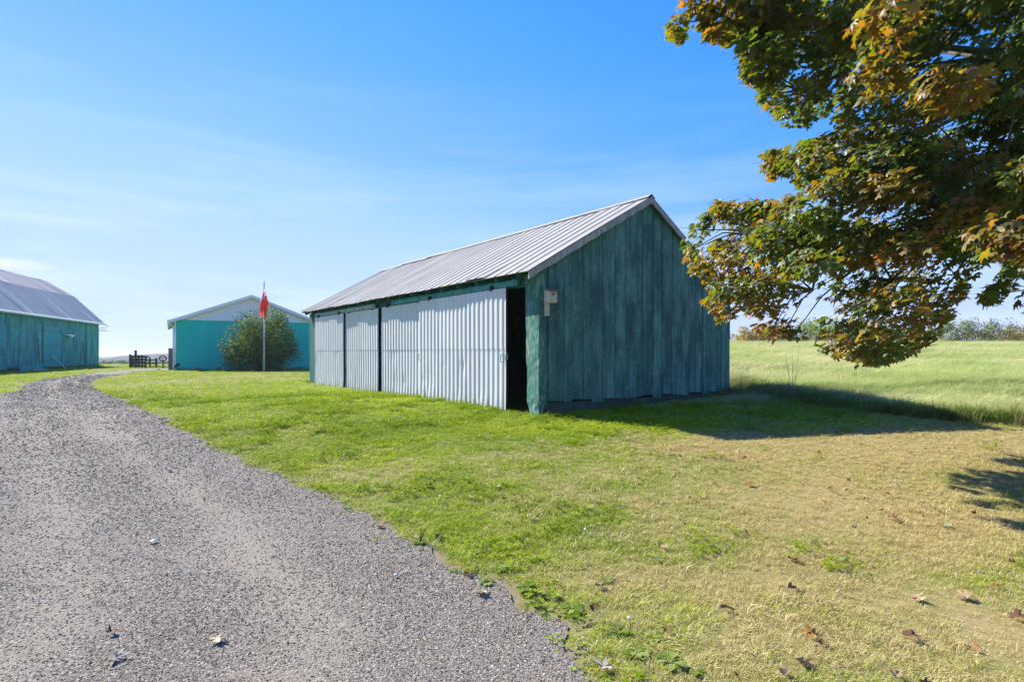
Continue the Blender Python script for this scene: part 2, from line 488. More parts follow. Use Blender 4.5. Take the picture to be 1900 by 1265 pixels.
def axis(lo, hi, n, k):
    a = np.linspace(-1, 1, n) if lo < 0 else np.linspace(0, 1, n)
    s = np.sinh(a * k) / np.sinh(k)
    return np.where(s < 0, -s * lo, s * hi)
xs = axis(-5000, 5000, 301, 8.3)
ys = np.r_[-25, -15, -8, -4, axis(0, 7000, 260, 8.0)]
GX, GY = np.meshgrid(xs, ys)
gx, gy = GX.ravel(), GY.ravel()
nx, ny = len(xs), len(ys)
idx = np.arange(nx * ny).reshape(ny, nx)
Q = np.stack([idx[:-1, :-1], idx[:-1, 1:], idx[1:, 1:], idx[1:, :-1]], -1).reshape(-1, 4)
def dist_to(poly, x, y):
    d = np.full(np.shape(x), 1e9)
    for p in poly: d = np.minimum(d, (x - p[0]) ** 2 + (y - p[1]) ** 2)
    return np.sqrt(d)
near = (gy < 60) & (gy > -5) & (np.abs(gx) < 40)
soil = np.zeros(len(gx)); soil[near] = 1 - sstep(.02, .22, dist_to(DRIVE, gx[near], gy[near]))
gme = np_mesh('ground', np.stack([gx, gy, ground_z(gx, gy)], 1), Q, M['lawn'],
              {'dry': ('FLOAT', dryness(gx, gy)), 'field': ('FLOAT', field_mask(gx, gy).astype(float)), 'far': ('FLOAT', sstep(70, 130, gy)),
               'soil': ('FLOAT', soil)}, True, 4)
tag(link('ground', gme), 'mown lawn and open land around the sheds', None, None, 'structure')

# driveway sheet
t = NT('gravel')
p1 = t.pos(1.0)
vc = t.voro(p1, 88.0, 'Color'); vd = t.voro(p1, 88.0, 'Distance')
sp = t.n.new('ShaderNodeSeparateColor'); t.l.new(vc, sp.inputs[0])
stone = t.ramp(sp.outputs[0], [(0, (.08, .069, .053)), (.35, (.175, .156, .118)), (.7, (.27, .243, .18)), (1, (.51, .47, .37))])
big = t.noise(p1, .55, 5, .6)
c = t.mix(t.rng(vd, .25, .75), stone, (.12, .105, .10))
c = t.mix(t.rng(big, .35, .7, 0, .25), c, (.31, .255, .215))
brown = t.noise(p1, 1.3, 5, .65)
c = t.mix(t.rng(brown, .60, .72, 0, .5), c, (.24, .17, .125))
fines = t.mix(t.rng(t.noise(p1, 60.0, 6, .8), .3, .7), (.19, .168, .125), (.35, .318, .245))
c = t.mix(t.math('MULTIPLY', t.attr('track'), .7), c, fines)
hgt = t.math('SUBTRACT', 1.0, vd)
M['gravel'] = t.pbr(c, .95, 0, t.bump(hgt, .7, .008), .15)
K = 60
DV, n = [], len(RE)
for i in range(n):
    for k in range(K + 1):
        a = k / K
        DV.append(RE[i] * (1 - a) + LE[i] * a)
DV = np.array(DV)
crown = np.tile(.035 * np.sin(np.linspace(0, math.pi, K + 1)) ** .5, n)
rut = 0
dz = ground_z(DV[:, 0], DV[:, 1]) + .012
idx = np.arange(n * (K + 1)).reshape(n, K + 1)
Q = np.stack([idx[:-1, :-1], idx[1:, :-1], idx[1:, 1:], idx[:-1, 1:]], -1).reshape(-1, 4)
ri = np.repeat(np.arange(n), K + 1)
qd = RE[ri, 0] - DV[:, 0]
trk = (np.exp(-((qd - 1.35) / .32) ** 2) + np.exp(-((qd - 2.85) / .34) ** 2)) * (.4 + .6 * fbm(DV[:, 0] * .6, DV[:, 1] * .6, 131))
drive = link('driveway', np_mesh('driveway', np.c_[DV, dz], Q, M['gravel'], {'track': ('FLOAT', trk)}, True, 4))
tag(drive, 'curving grey gravel farm driveway', None, None, 'structure')

# ------------------------------------------------------------------ geometry-node scatter (stuff only)
SRC = {}
def scatter(name, protos, P, rot, scl, ix, extra, label, parent=None):
    """one object: points that carry one of the prototypes each"""
    c = bpy.data.collections.new(name + '_sources')
    for i, me in enumerate(protos):
        o = bpy.data.objects.new('%s_source_%02d' % (name, i), me); c.objects.link(o)
    me = bpy.data.meshes.new(name)
    me.vertices.add(len(P)); me.vertices.foreach_set('co', np.ascontiguousarray(P, dtype=np.float32).ravel())
    def put(k, typ, arr):
        a = me.attributes.new(k, typ, 'POINT')
        a.data.foreach_set('vector' if typ == 'FLOAT_VECTOR' else 'value', np.ascontiguousarray(arr, dtype=np.int32 if typ == 'INT' else np.float32).ravel())
    put('rot', 'FLOAT_VECTOR', rot); put('scl', 'FLOAT_VECTOR', scl); put('pick', 'INT', ix)
    for k, v in extra.items(): put(k, 'FLOAT', v)
    me.update()
    o = link(name, me, parent)
    g = bpy.data.node_groups.new(name + '_nodes', 'GeometryNodeTree')
    g.interface.new_socket('Geometry', in_out='INPUT', socket_type='NodeSocketGeometry')
    g.interface.new_socket('Geometry', in_out='OUTPUT', socket_type='NodeSocketGeometry')
    N, L = g.nodes, g.links
    gi, go = N.new('NodeGroupInput'), N.new('NodeGroupOutput')
    ci = N.new('GeometryNodeCollectionInfo')
    ci.inputs['Collection'].default_value = c
    ci.inputs['Separate Children'].default_value = True
    ci.inputs['Reset Children'].default_value = True
    ip = N.new('GeometryNodeInstanceOnPoints')
    ip.inputs['Pick Instance'].default_value = True
    def na(k, dt):
        a = N.new('GeometryNodeInputNamedAttribute'); a.data_type = dt; a.inputs['Name'].default_value = k
        return a.outputs['Attribute']
    L.new(gi.outputs[0], ip.inputs['Points']); L.new(ci.outputs[0], ip.inputs['Instance'])
    e2r = N.new('FunctionNodeEulerToRotation')
    L.new(na('rot', 'FLOAT_VECTOR'), e2r.inputs[0]); L.new(e2r.outputs[0], ip.inputs['Rotation'])
    L.new(na('scl', 'FLOAT_VECTOR'), ip.inputs['Scale']); L.new(na('pick', 'INT'), ip.inputs['Instance Index'])
    L.new(ip.outputs[0], go.inputs[0])
    md = o.modifiers.new('scatter', 'NODES'); md.node_group = g
    return tag(o, label, None, None, 'stuff')

def tuft(seed, nb, rad, h, w, lean, curl, wind=(0, 0)):
    """a tuft of bent tapering blades"""
    r = np.random.default_rng(seed)
    V, Fc, rnd = [], [], []
    for i in range(nb):
        a = r.uniform(0, 2 * math.pi); q = rad * math.sqrt(r.uniform())
        b = Vector((math.cos(a) * q, math.sin(a) * q, 0))
        a2 = r.uniform(0, 2 * math.pi)
        d = Vector((math.cos(a2) + wind[0], math.sin(a2) + wind[1], 0))
        H = h * r.uniform(.45, 1.15); ln = lean * r.uniform(.3, 1.5)
        s = Vector((-d.y, d.x, 0)).normalized() * (w * r.uniform(.7, 1.3) / 2)
        k = len(V)
        m = b + d * (H * ln * .4) + Vector((0, 0, H * .62))
        e = b + d * (H * ln * (1.0 + curl)) + Vector((0, 0, H * (1.0 - .25 * ln * curl)))
        V += [b - s, b + s, m - s * .8, m + s * .8, e]
        Fc += [(k, k + 1, k + 3), (k, k + 3, k + 2), (k + 2, k + 3, k + 4)]
        rnd += [r.uniform()] * 5
    return np.array([tuple(v) for v in V]), np.array(Fc), np.array(rnd)

def grass_mat(name, g1, g2, d1, d2, bright=1.0, trans=.3):
    t = NT(name)
    dr = t.attr('dry', 'INSTANCER'); rb = t.attr('rnd', 'GEOMETRY'); ri = t.attr('hue', 'INSTANCER')
    green = t.mix(1.0, t.mix(ri, g1, g2), t.mix(rb, (.75, .78, .7), (1.6, 1.5, 1.5)), 'MULTIPLY')
    dry = t.mix(rb, d1, d2)
    k = t.rng(t.math('ADD', t.math('MULTIPLY', dr, 1.25), t.math('MULTIPLY', t.math('SUBTRACT', rb, .5), .9)), .30, .80)
    return t.leaf(t.mix(k, green, dry), trans, .015, .5)
M['grass'] = grass_mat('lawn_grass', (.19, .30, .004), (.40, .48, .008), (.44, .36, .13), (.74, .62, .32), trans=.42)
M['hay'] = grass_mat('field_grass', (.20, .29, .07), (.42, .49, .17), (.56, .51, .26), (.74, .68, .39), trans=.45)
M['weedgrass'] = grass_mat('rank_grass', (.08, .16, .02), (.17, .25, .035), (.30, .25, .10), (.45, .38, .18))

def grass_protos(name, mat, n, **kw):
    out = []
    for i in range(n):
        V, Fc, r = tuft(100 + i * 7 + len(name), **kw)
        out.append(np_mesh('%s_%d' % (name, i), V, Fc, mat, {'rnd': ('FLOAT', r)}))
    return out

def points(x0, x1, y0, y1, dens):
    m = rng.poisson(dens * (x1 - x0) * (y1 - y0))
    return rng.uniform(x0, x1, m), rng.uniform(y0, y1, m)

# footprint rectangles where no grass grows: (origin, angle, w, l)
SHED_O, SHED_A, SHED_W, SHED_L = (0.5, 11.0), math.atan2(.583, .8126), 5.9, 13.9
BARN_C = Vector(((183 - CX) / F * 49.7, 49.7, 0)); BARN_A = math.atan2(-.958, .287)   # far corner, direction towards the viewer
GB_O, GB_A, GB_W, GB_L = (-21.6, 38.0), math.radians(30), 9.0, 15.0
def rect_mask(x, y, o, a, w, l, m=0.0):
    dx, dy = x - o[0], y - o[1]
    u = dx * math.cos(a) + dy * math.sin(a); v = -dx * math.sin(a) + dy * math.cos(a)
    return (u > -m) & (u < w + m) & (v > -m) & (v < l + m)
def in_view(x, y, m=1.2):
    return (y > 1.6) & (np.abs(x) < .90 * y + m)

def lawn_layer(y0, y1, dens, scale, sd):
    xa = .90 * y1 + 1.5
    x, y = points(-xa, xa, y0, y1, dens)
    ok = in_view(x, y) & ~field_mask(x, y)
    ok &= ~rect_mask(x, y, SHED_O, SHED_A, SHED_W, SHED_L, -.02) & ~rect_mask(x, y, GB_O, GB_A, GB_W, GB_L)
    x, y = x[ok], y[ok]
    dv = inside(DRIVE, x, y)
    near_ = (dist_to(DRIVE, x, y) < .30 * fbm(x * 2.5, y * 2.5, 6)) & (rng.uniform(size=len(x)) < .10)
    ok = ~dv | near_
    x, y = x[ok], y[ok]
    ed = dist_to(DRIVE, x, y)
    keep = rng.uniform(size=len(x)) < (.12 + .88 * sstep(.0, .22, ed + (fbm(x * 3, y * 3, 4) - .5) * .25))
    x, y = x[keep], y[keep]
    d = dryness(x, y)
    keep = rng.uniform(size=len(x)) < 1 - .08 * d
    x, y, d = x[keep], y[keep], d[keep]
    lush = fbm(x * 1.1, y * 1.1, 21)
    s = scale * (.45 + .95 * lush) * rng.uniform(.6, 1.3, len(x)) * (1 - .22 * d) * np.where(rng.uniform(size=len(x)) < .035, 1.7, 1.0)
    return x, y, d, s
parts = [lawn_layer(2.4, 5.5, 900, .80, 1), lawn_layer(5.5, 10, 420, .95, 2), lawn_layer(10, 18, 130, 1.3, 3), lawn_layer(18, 34, 22, 2.0, 4), lawn_layer(34, 56, 7, 2.8, 5)]
x = np.concatenate([p[0] for p in parts]); y = np.concatenate([p[1] for p in parts]); d = np.concatenate([p[2] for p in parts]); s = np.concatenate([p[3] for p in parts])
lawn_tufts = grass_protos('lawn_tuft', M['grass'], 7, nb=22, rad=.06, h=.048, w=.0042, lean=1.05, curl=.5)
n = len(x)
zs = np.minimum(s, 1.5) * .85
scatter('lawn_grass', lawn_tufts, np.c_[x, y, ground_z(x, y) - .004], np.c_[rng.normal(0, .12, n), rng.normal(0, .12, n), rng.uniform(0, 6.28, n)],
        np.c_[s, s, zs], rng.integers(0, 7, n), {'dry': np.clip(d + rng.normal(0, .13, n), 0, 1), 'hue': np.clip(fbm(x * .8, y * .8, 31) * 1.6 - .3 + rng.normal(0, .15, n), 0, 1)},
        'short mown lawn grass, green by the doors and straw coloured towards the maple')

# clover patches: small round leaflets low in the lawn
def clover(seed):
    r_ = np.random.default_rng(seed); V, Fc, q = [], [], []
    for i in range(9):
        c_ = np.array([r_.normal(0, .035), r_.normal(0, .035), r_.uniform(.012, .04)])
        for k in range(3):
            a_ = k * 2.094 + r_.uniform(0, .4) + i
            d_ = np.array([math.cos(a_), math.sin(a_), r_.uniform(-.1, .4)]) * .011; s_ = np.array([-math.sin(a_), math.cos(a_), 0]) * .006
            b_ = len(V); V += [c_, c_ + d_ * .7 - s_, c_ + d_ * 1.25, c_ + d_ * .7 + s_]; Fc += [(b_, b_ + 1, b_ + 2), (b_, b_ + 2, b_ + 3)]; q += [r_.uniform(0, .3)] * 4
    return np_mesh('clover_%d' % seed, np.array(V), np.array(Fc), M['grass'], {'rnd': ('FLOAT', np.array(q))})
cl = [clover(i) for i in range(5)]
x, y = points(-12, 8, 2.5, 16, 90)
ok = in_view(x, y) & ~field_mask(x, y) & ~inside(DRIVE, x, y) & ~rect_mask(x, y, SHED_O, SHED_A, SHED_W, SHED_L, .1)
ok &= (fbm(x * 1.3, y * 1.3, 141) + .12 * np.exp(-dist_to(DRIVE, x, y) / .5) - .16 * dryness(x, y)) > .53
x, y = x[ok], y[ok]; n = len(x)
s = rng.uniform(.9, 1.7, n) * (1 + .5 * sstep(6, 14, y))
scatter('lawn_clover', cl, np.c_[x, y, ground_z(x, y)], np.c_[rng.normal(0, .2, n), rng.normal(0, .2, n), rng.uniform(0, 6.28, n)], np.c_[s, s, s], rng.integers(0, 5, n),
        {'dry': np.zeros(n), 'hue': rng.uniform(0, .6, n)}, 'low clover patches mixed into the lawn')

# the hay field to the right
def hay_layer(y0, y1, dens, sc):
    x, y = points(3, .90 * y1 + 3, y0, y1, dens)
    ok = in_view(x, y, 2.5) & field_mask(x, y) & ~rect_mask(x, y, SHED_O, SHED_A, SHED_W, SHED_L, .05)
    return x[ok], y[ok], np.full(ok.sum(), sc)
parts = [hay_layer(6, 16, 60, .8), hay_layer(16, 30, 24, 1.0), hay_layer(30, 61, 8, 1.5)]
x = np.concatenate([p[0] for p in parts]); y = np.concatenate([p[1] for p in parts]); s = np.concatenate([p[2] for p in parts])
n = len(x)
s = s * (.45 + .95 * fbm(x * .45, y * .45, 41)) * rng.uniform(.6, 1.4, n) * np.where(fbm(x * .9, y * .9, 43) > .66, 1.5, 1.0)
hay = grass_protos('hay_tuft', M['hay'], 6, nb=34, rad=.13, h=.26, w=.0062, lean=1.0, curl=.8, wind=(.9, -.25))
zs = np.minimum(s, 1.1)
scatter('field_grass', hay, np.c_[x, y, ground_z(x, y) - .01], np.c_[rng.normal(0, .12, n), rng.normal(0, .12, n), rng.normal(0, .45, n)],
        np.c_[s, s, zs], rng.integers(0, 6, n), {'dry': np.clip(.20 + (fbm(x * .35, y * .35, 55) - .5) * 1.7 + rng.normal(0, .12, n) + .25 * np.exp(-(y - 11) ** 2 / 9), 0, 1), 'hue': np.clip(fbm(x * .3, y * .3, 61) * 1.5 - .2, 0, 1)},
        'pale green hay grass of the open field beside the shed')

# rank uncut grass along the field edge and around the sheds
px_, py_ = [], []
def strip(pts, m, w):
    pts = np.array(pts)
    sg = rng.integers(0, len(pts) - 1, m); a = rng.uniform(size=m)
    q = pts[sg] * (1 - a)[:, None] + pts[sg + 1] * a[:, None] + rng.normal(0, w, (m, 2))
    px_.extend(q[:, 0]); py_.extend(q[:, 1])
strip(FE[:4], 900, .22); strip(FE[3:8], 520, .16)
ca, sa = math.cos(SHED_A), math.sin(SHED_A)
def shed_w(lx, ly): return (SHED_O[0] + ca * lx - sa * ly, SHED_O[1] + sa * lx + ca * ly)
strip([shed_w(5.0, -.12), shed_w(6.05, -.12), shed_w(6.2, 2.5), shed_w(6.4, 6)], 330, .2)
strip([shed_w(.1, -.14), shed_w(5.0, -.1)], 60, .05)
strip([shed_w(-.12, .0), shed_w(-.14, 7), shed_w(-.14, 13.9)], 130, .035)
strip([shed_w(-.2, 13.6), shed_w(.4, 14.2)], 60, .18)
strip([(BARN_C.x + .3 * .957, BARN_C.y), (BARN_C.x + .287 * 24 + .3, BARN_C.y - .958 * 24)], 260, .15)
strip([(-21.6, 37.8), (-13.8, 42.2)], 130, .12)
strip([(-27.5, 44.8), (-23.0, 43.5)], 120, .35)
x, y = np.array(px_), np.array(py_); n = len(x)
ok = ~rect_mask(x, y, SHED_O, SHED_A, SHED_W, SHED_L, .03) & ~inside(DRIVE, x, y)
x, y = x[ok], y[ok]; n = len(x)
weed = grass_protos('rank_tuft', M['weedgrass'], 5, nb=26, rad=.09, h=.30, w=.006, lean=.7, curl=.7, wind=(.2, 0))
s = rng.uniform(.35, 1.0, n) ** 1.0 * np.where(field_mask(x - .35, y + .3), 1.2, 1.0)
nearfac = (rect_mask(x, y, SHED_O, SHED_A, 5.0, SHED_L, .6)); s[nearfac] *= .45
scatter('rank_grass', weed, np.c_[x, y, ground_z(x, y) - .01], np.c_[rng.normal(0, .15, n), rng.normal(0, .15, n), rng.uniform(0, 6.28, n)],
        np.c_[s, s, s], rng.integers(0, 5, n), {'dry': np.clip(.25 + (fbm(x, y, 71) - .5), 0, 1), 'hue': rng.uniform(0, 1, n)},
        'rank uncut grass along the field edge and the shed walls')

# loose gravel stones; fewer where wheels have packed the fines
def track_mask(x, y):
    i = np.clip(np.searchsorted(RE[:, 1], y), 0, len(RE) - 1)
    q = RE[i, 0] - x + .25 * (fbm(y * .4, y * 0, 7) - .5)
    tr = np.exp(-((q - 1.35) / .30) ** 2) + np.exp(-((q - 2.85) / .32) ** 2)
    return tr * (.35 + .65 * fbm(x * .6, y * .6, 131))
def pebble(seed):
    r = np.random.default_rng(seed)
    import bmesh
    bm = bmesh.new(); bmesh.ops.create_icosphere(bm, subdivisions=1, radius=1.0)
    sx, sy, sz = r.uniform(.8, 1.3), r.uniform(.65, 1.0), r.uniform(.32, .55)
    for v in bm.verts: v.co = Vector((v.co.x * sx, v.co.y * sy, v.co.z * sz)) * r.uniform(.8, 1.15)
    me = bpy.data.meshes.new('pebble_%d' % seed); bm.to_mesh(me); bm.free()
    me.materials.append(M['pebble'])
    return me
t = NT('pebble')
hue = t.attr('hue', 'INSTANCER')
c = t.ramp(hue, [(0, (.07, .062, .046)), (.3, (.17, .155, .113)), (.62, (.265, .24, .174)), (.85, (.385, .35, .26)), (1, (.65, .61, .49))])
M['pebble'] = t.pbr(c, .9, 0, None, .2)
pebs = [pebble(i) for i in range(6)]
NPB = 420000
y = 2.5 * (30 / 2.5) ** rng.uniform(0, 1, NPB)
x = rng.uniform(-1, 1, NPB) * (.90 * y + 1.2)
ok = inside(DRIVE, x, y)
x, y = x[ok], y[ok]
ok = rng.uniform(size=len(x)) < np.clip(1 - .62 * track_mask(x, y) - .35 * sstep(.5, .72, fbm(x * .9, y * .9, 121)), .3, 1)
x, y = x[ok], y[ok]; n = len(x)
s = (.0026 + .0052 * rng.uniform(0, 1, n) ** 2.2) * (y / 3.0) ** .72
pz = ground_z(x, y) + .012 + s * .12
tone = np.clip(.42 + (fbm(x * .6, y * .6, 81) - .5) * .6 + rng.normal(0, .24, n), 0, 1)
scatter('gravel_stones', pebs, np.c_[x, y, pz], np.c_[rng.normal(0, .3, n), rng.normal(0, .3, n), rng.uniform(0, 6.28, n)], np.c_[s, s, s], rng.integers(0, 6, n),
        {'hue': tone}, 'loose grey gravel stones on the driveway')

# ------------------------------------------------------------------ ribbed sheets
def ribbed(mb, a0, a1, zb, zt, place, period=.19, depth=.02, flat=.36, slope=.14, rows=1, warp=None, phase=0.0):
    """a ribbed sheet: columns along a, from zb(a) to zt(a); place(a, off, z) -> local point"""
    zb_ = zb if callable(zb) else (lambda a: zb)
    zt_ = zt if callable(zt) else (lambda a: zt)
    cuts, offs = [a0], None
    k = math.floor((a0 - phase) / period) - 1
    br = []
    while True:
        b = phase + k * period
        if b > a1: break
        for q, o in ((0, 0), (flat, 0), (flat + slope, depth), (1 - slope, depth)):
            br.append((b + q * period, o))
        k += 1
    br.append((phase + k * period, 0))
    A = np.array([p[0] for p in br]); O = np.array([p[1] for p in br])
    cols = [(a0, float(np.interp(a0, A, O)))] + [p for p in br if a0 + 1e-4 < p[0] < a1 - 1e-4] + [(a1, float(np.interp(a1, A, O)))]
    vs, fs = [], []
    for (a, o) in cols:
        for r in range(rows + 1):
            f = r / rows
            z = zb_(a) + (zt_(a) - zb_(a)) * f
            aa, oo, zz = (a, o, z) if warp is None else warp(a, o, z, f)
            vs.append(place(aa, oo, zz))
    R = rows + 1
    for i in range(len(cols) - 1):
        for r in range(rows):
            fs.append((i * R + r, (i + 1) * R + r, (i + 1) * R + r + 1, i * R + r + 1))
    return mb.add(vs, fs)

def rough_board(mb, x0, x1, y0, y1, zb, zt0, zt1, r, wob=.004, bevel=.006):
    """a vertical board between local x0..x1, thickness y0..y1, top cut on a slope, with slightly uneven edges"""
    n = 6
    for_l, for_r = [], []
    for i in range(n + 1):
        f = i / n
        for_l.append((x0 + r.uniform(-wob, wob), f)); for_r.append((x1 + r.uniform(-wob, wob), f))
    vs, fs = [], []
    for i in range(n + 1):
        (xl, f), (xr, _) = for_l[i], for_r[i]
        zl, zr = zb + (zt0 - zb) * f, zb + (zt1 - zb) * f
        vs += [(xl, y1, zl), (xl, y0 + bevel, zl), (xl + bevel, y0, zl), (xr - bevel, y0, zr), (xr, y0 + bevel, zr), (xr, y1, zr)]
    for i in range(n):
        for k in range(6):
            fs.append((i * 6 + k, i * 6 + (k + 1) % 6, (i + 1) * 6 + (k + 1) % 6, (i + 1) * 6 + k))
    fs += [tuple(range(5, -1, -1)), tuple(range(n * 6, n * 6 + 6))]
    return mb.add(vs, fs)

# ------------------------------------------------------------------ the shed
rs = random.Random(3)
SZ = .42
shed = empty('drive_shed', (SHED_O[0], SHED_O[1], SZ), SHED_A, 'long dark teal board shed with ribbed white steel sliding doors and a pale metal roof', 'shed')
def s_of(px):                                   # photo column -> metres along the gable
    r = (px - CX) / F
    return (11 * r - .5) / (.8126 - .583 * r)
def t_of(px):                                   # photo column -> metres along the door side
    r = (px - CX) / F
    return (.5 - 11 * r) / (.583 + .8126 * r)
W, L = SHED_W, SHED_L
EX, EZ, RZ, RX = -.34, 2.62, 4.47, W / 2         # left eave edge, its height, ridge height, ridge x
FX, FZ = W + .12, 2.45                           # right eave edge
def roof_z(x):
    return EZ + (RZ - EZ) * (x - EX) / (RX - EX) if x < RX else RZ + (FZ - RZ) * (x - RX) / (FX - RX)
# gable wall: girts with the boards on them
gw = MB()
for z in (.5, 1.5, 2.4): gw.box((.15, .03, z), (W - .1, .1, z + .1))
gable = gw.build('gable_wall', M['inside'], shed)
bx = [0.03] + [s_of(p) for p in (1030, 1059, 1080, 1097, 1117, 1139, 1159, 1179, 1192, 1210, 1227, 1245, 1263, 1277, 1290, 1315, 1337)] + [W]
bn = []
for i in range(len(bx) - 1):
    bn.append(bx[i])
    if bx[i + 1] - bx[i] > .345: bn.append(bx[i] + (bx[i + 1] - bx[i]) * rs.uniform(.42, .58))
bx = bn + [bx[-1]]
for i in range(len(bx) - 1):
    a, b = bx[i] + rs.uniform(.004, .008), bx[i + 1] - rs.uniform(.004, .008)
    y = rs.uniform(-.022, .008)
    zb = .20 + rs.uniform(-.02, .02) + (.02 if i % 3 else -.02)
    za, zc = roof_z(a) - .07, roof_z(b) - .07
    if a < RX < b:
        mid = RX
        mb = MB(); rough_board(mb, a, b, y - .02, y + .012, zb, min(za, zc), min(za, zc), rs)
        mb.extrude([(a, min(za, zc) + .001), (b, min(za, zc) + .001), (b, zc + .002), (RX, roof_z(RX) - .08), (a, za + .002)],
                   lambda p: (p[0], y - .02, p[1]), lambda p: (p[0], y + .012, p[1]))
        mb.build('wall_board', M['gable'], gable)
    elif i >= len(bx) - 4 and i < len(bx) - 1:
        zj = 1.46 + rs.uniform(-.01, .01)
        rough_board(MB(), a, b, y - .02, y + .012, zb, zj - .004, zj - .004, rs)
        m1 = MB(); rough_board(m1, a, b, y - .02, y + .012, zb, zj - .004, zj - .004, rs); m1.build('wall_board', M['gable'], gable)
        m2 = MB(); rough_board(m2, a, b, y - .032, y + .0, zj, za, zc, rs); m2.build('wall_board', M['gable'], gable)
    else:
        mb = MB(); rough_board(mb, a, b, y - .02, y + .012, zb, za, zc, rs); mb.build('wall_board', M['gable'], gable)
# small loose batten nailed on the gable under the nest box
MB().bar((.20, -.035, 1.74), (.42, -.035, 1.93), .03, .03, (0, 1, 0)).build('batten', M['graywood'], gable)
# footing under the boards
ft = MB()
NF = 14
for i in range(NF):
    x0, x1 = .02 + (W - .04) * i / NF, .02 + (W - .04) * (i + 1) / NF
    e0, e1 = .19 + .01 * math.sin(i * 1.7), .19 + .01 * math.sin((i + 1) * 1.7)
    ft.add([(x0, .0, -.35), (x1, .0, -.35), (x1, .2, -.35), (x0, .2, -.35), (x0, .012, e0), (x1, .012, e1), (x1, .2, e1), (x0, .2, e0)],
           [(0, 3, 2, 1), (4, 5, 6, 7), (0, 1, 5, 4), (1, 2, 6, 5), (2, 3, 7, 6), (3, 0, 4, 7)])
ft.build('footing', M['concrete'], shed)
# corner posts and middle post, hewn and chewed
def hewn(name, x0, x1, y0, y1, z0, z1, mat, seed, amp):
    r = random.Random(seed); mb = MB(); n = 26
    vs, fs = [], []
    ring = [(0, 0), (.33, 0), (.66, 0), (1, 0), (1, .33), (1, .66), (1, 1), (.66, 1), (.33, 1), (0, 1), (0, .66), (0, .33)]
    ph = [r.uniform(0, 6) for _ in range(8)]
    for i in range(n + 1):
        f = i / n; z = z0 + (z1 - z0) * f
        low = (1 - f) ** 1.5
        for k, (u, v) in enumerate(ring):
            bite = amp * low * (math.sin(z * 5 + ph[k % 4]) * .5 + math.sin(z * 13 + ph[k % 8]) * .35 + r.uniform(-.4, .4))
            bx_ = (u - .5) * 2; by_ = (v - .5) * 2
            vs.append((x0 + (x1 - x0) * u - bx_ * abs(bite) * .5, y0 + (y1 - y0) * v - by_ * (abs(bite) + amp * .9 * low * (v > .5)), z))
    m = len(ring)
    for i in range(n):
        for k in range(m):
            fs.append((i * m + k, i * m + (k + 1) % m, (i + 1) * m + (k + 1) % m, (i + 1) * m + k))
    fs += [tuple(range(m - 1, -1, -1)), tuple(range(n * m, n * m + m))]
    return mb.add(vs, fs).build(name, mat, shed)
tag(hewn('corner_post', -.03, .12, -.035, t_of(977), -.1, 2.60, M['post'], 5, .055), 'sunlit peeling green corner post chewed away low down')
hewn('middle_post', .02, .2, t_of(714), t_of(706) + .02, -.1, 2.62, M['trimteal'], 9, .015)
hewn('corner_post', -.01, .12, L - .12, L + .01, -.1, 2.60, M['trimteal'], 11, .012)
# boards left of the doors
for i, (a, b) in enumerate(((t_of(592), 13.2), (13.2, 13.5), (13.5, L - .13))):
    mb = MB(); rough_board(mb, -(b - .003), -(a + .003), -.01, .015, .02, 2.5, 2.5, rs)
    o = mb.build('wall_board', M['trimteal'], shed); o.rotation_euler = (0, 0, -math.pi / 2); o.scale = (1, 1, 1)
# header and tracks
MB().box((.03, .3, 2.40), (.09, L - .05, 2.66)).build('header_board', M['trimteal'], shed)
def track(a, b, x, mat):
    mb = MB()
    z = 2.475
    mb.box((x - .035, a, z - .045), (x + .035, b, z + .06))
    mb.box((x - .045, a - .002, z + .055), (x + .05, b + .002, z + .066))
    tr = mb.build('door_track', mat, shed)
    k = int((b - a) / .75)
    for i in range(k + 1):
        y = a + .1 + (b - a - .2) * i / k
        MB().box((x - .052, y - .025, z - .06), (x + .06, y + .025, z + .085)).build('track_bracket', mat, tr)
track(.55, t_of(736) + .1, -.075, M['track'])
track(t_of(700), t_of(590), -.075, M['greytrack'])
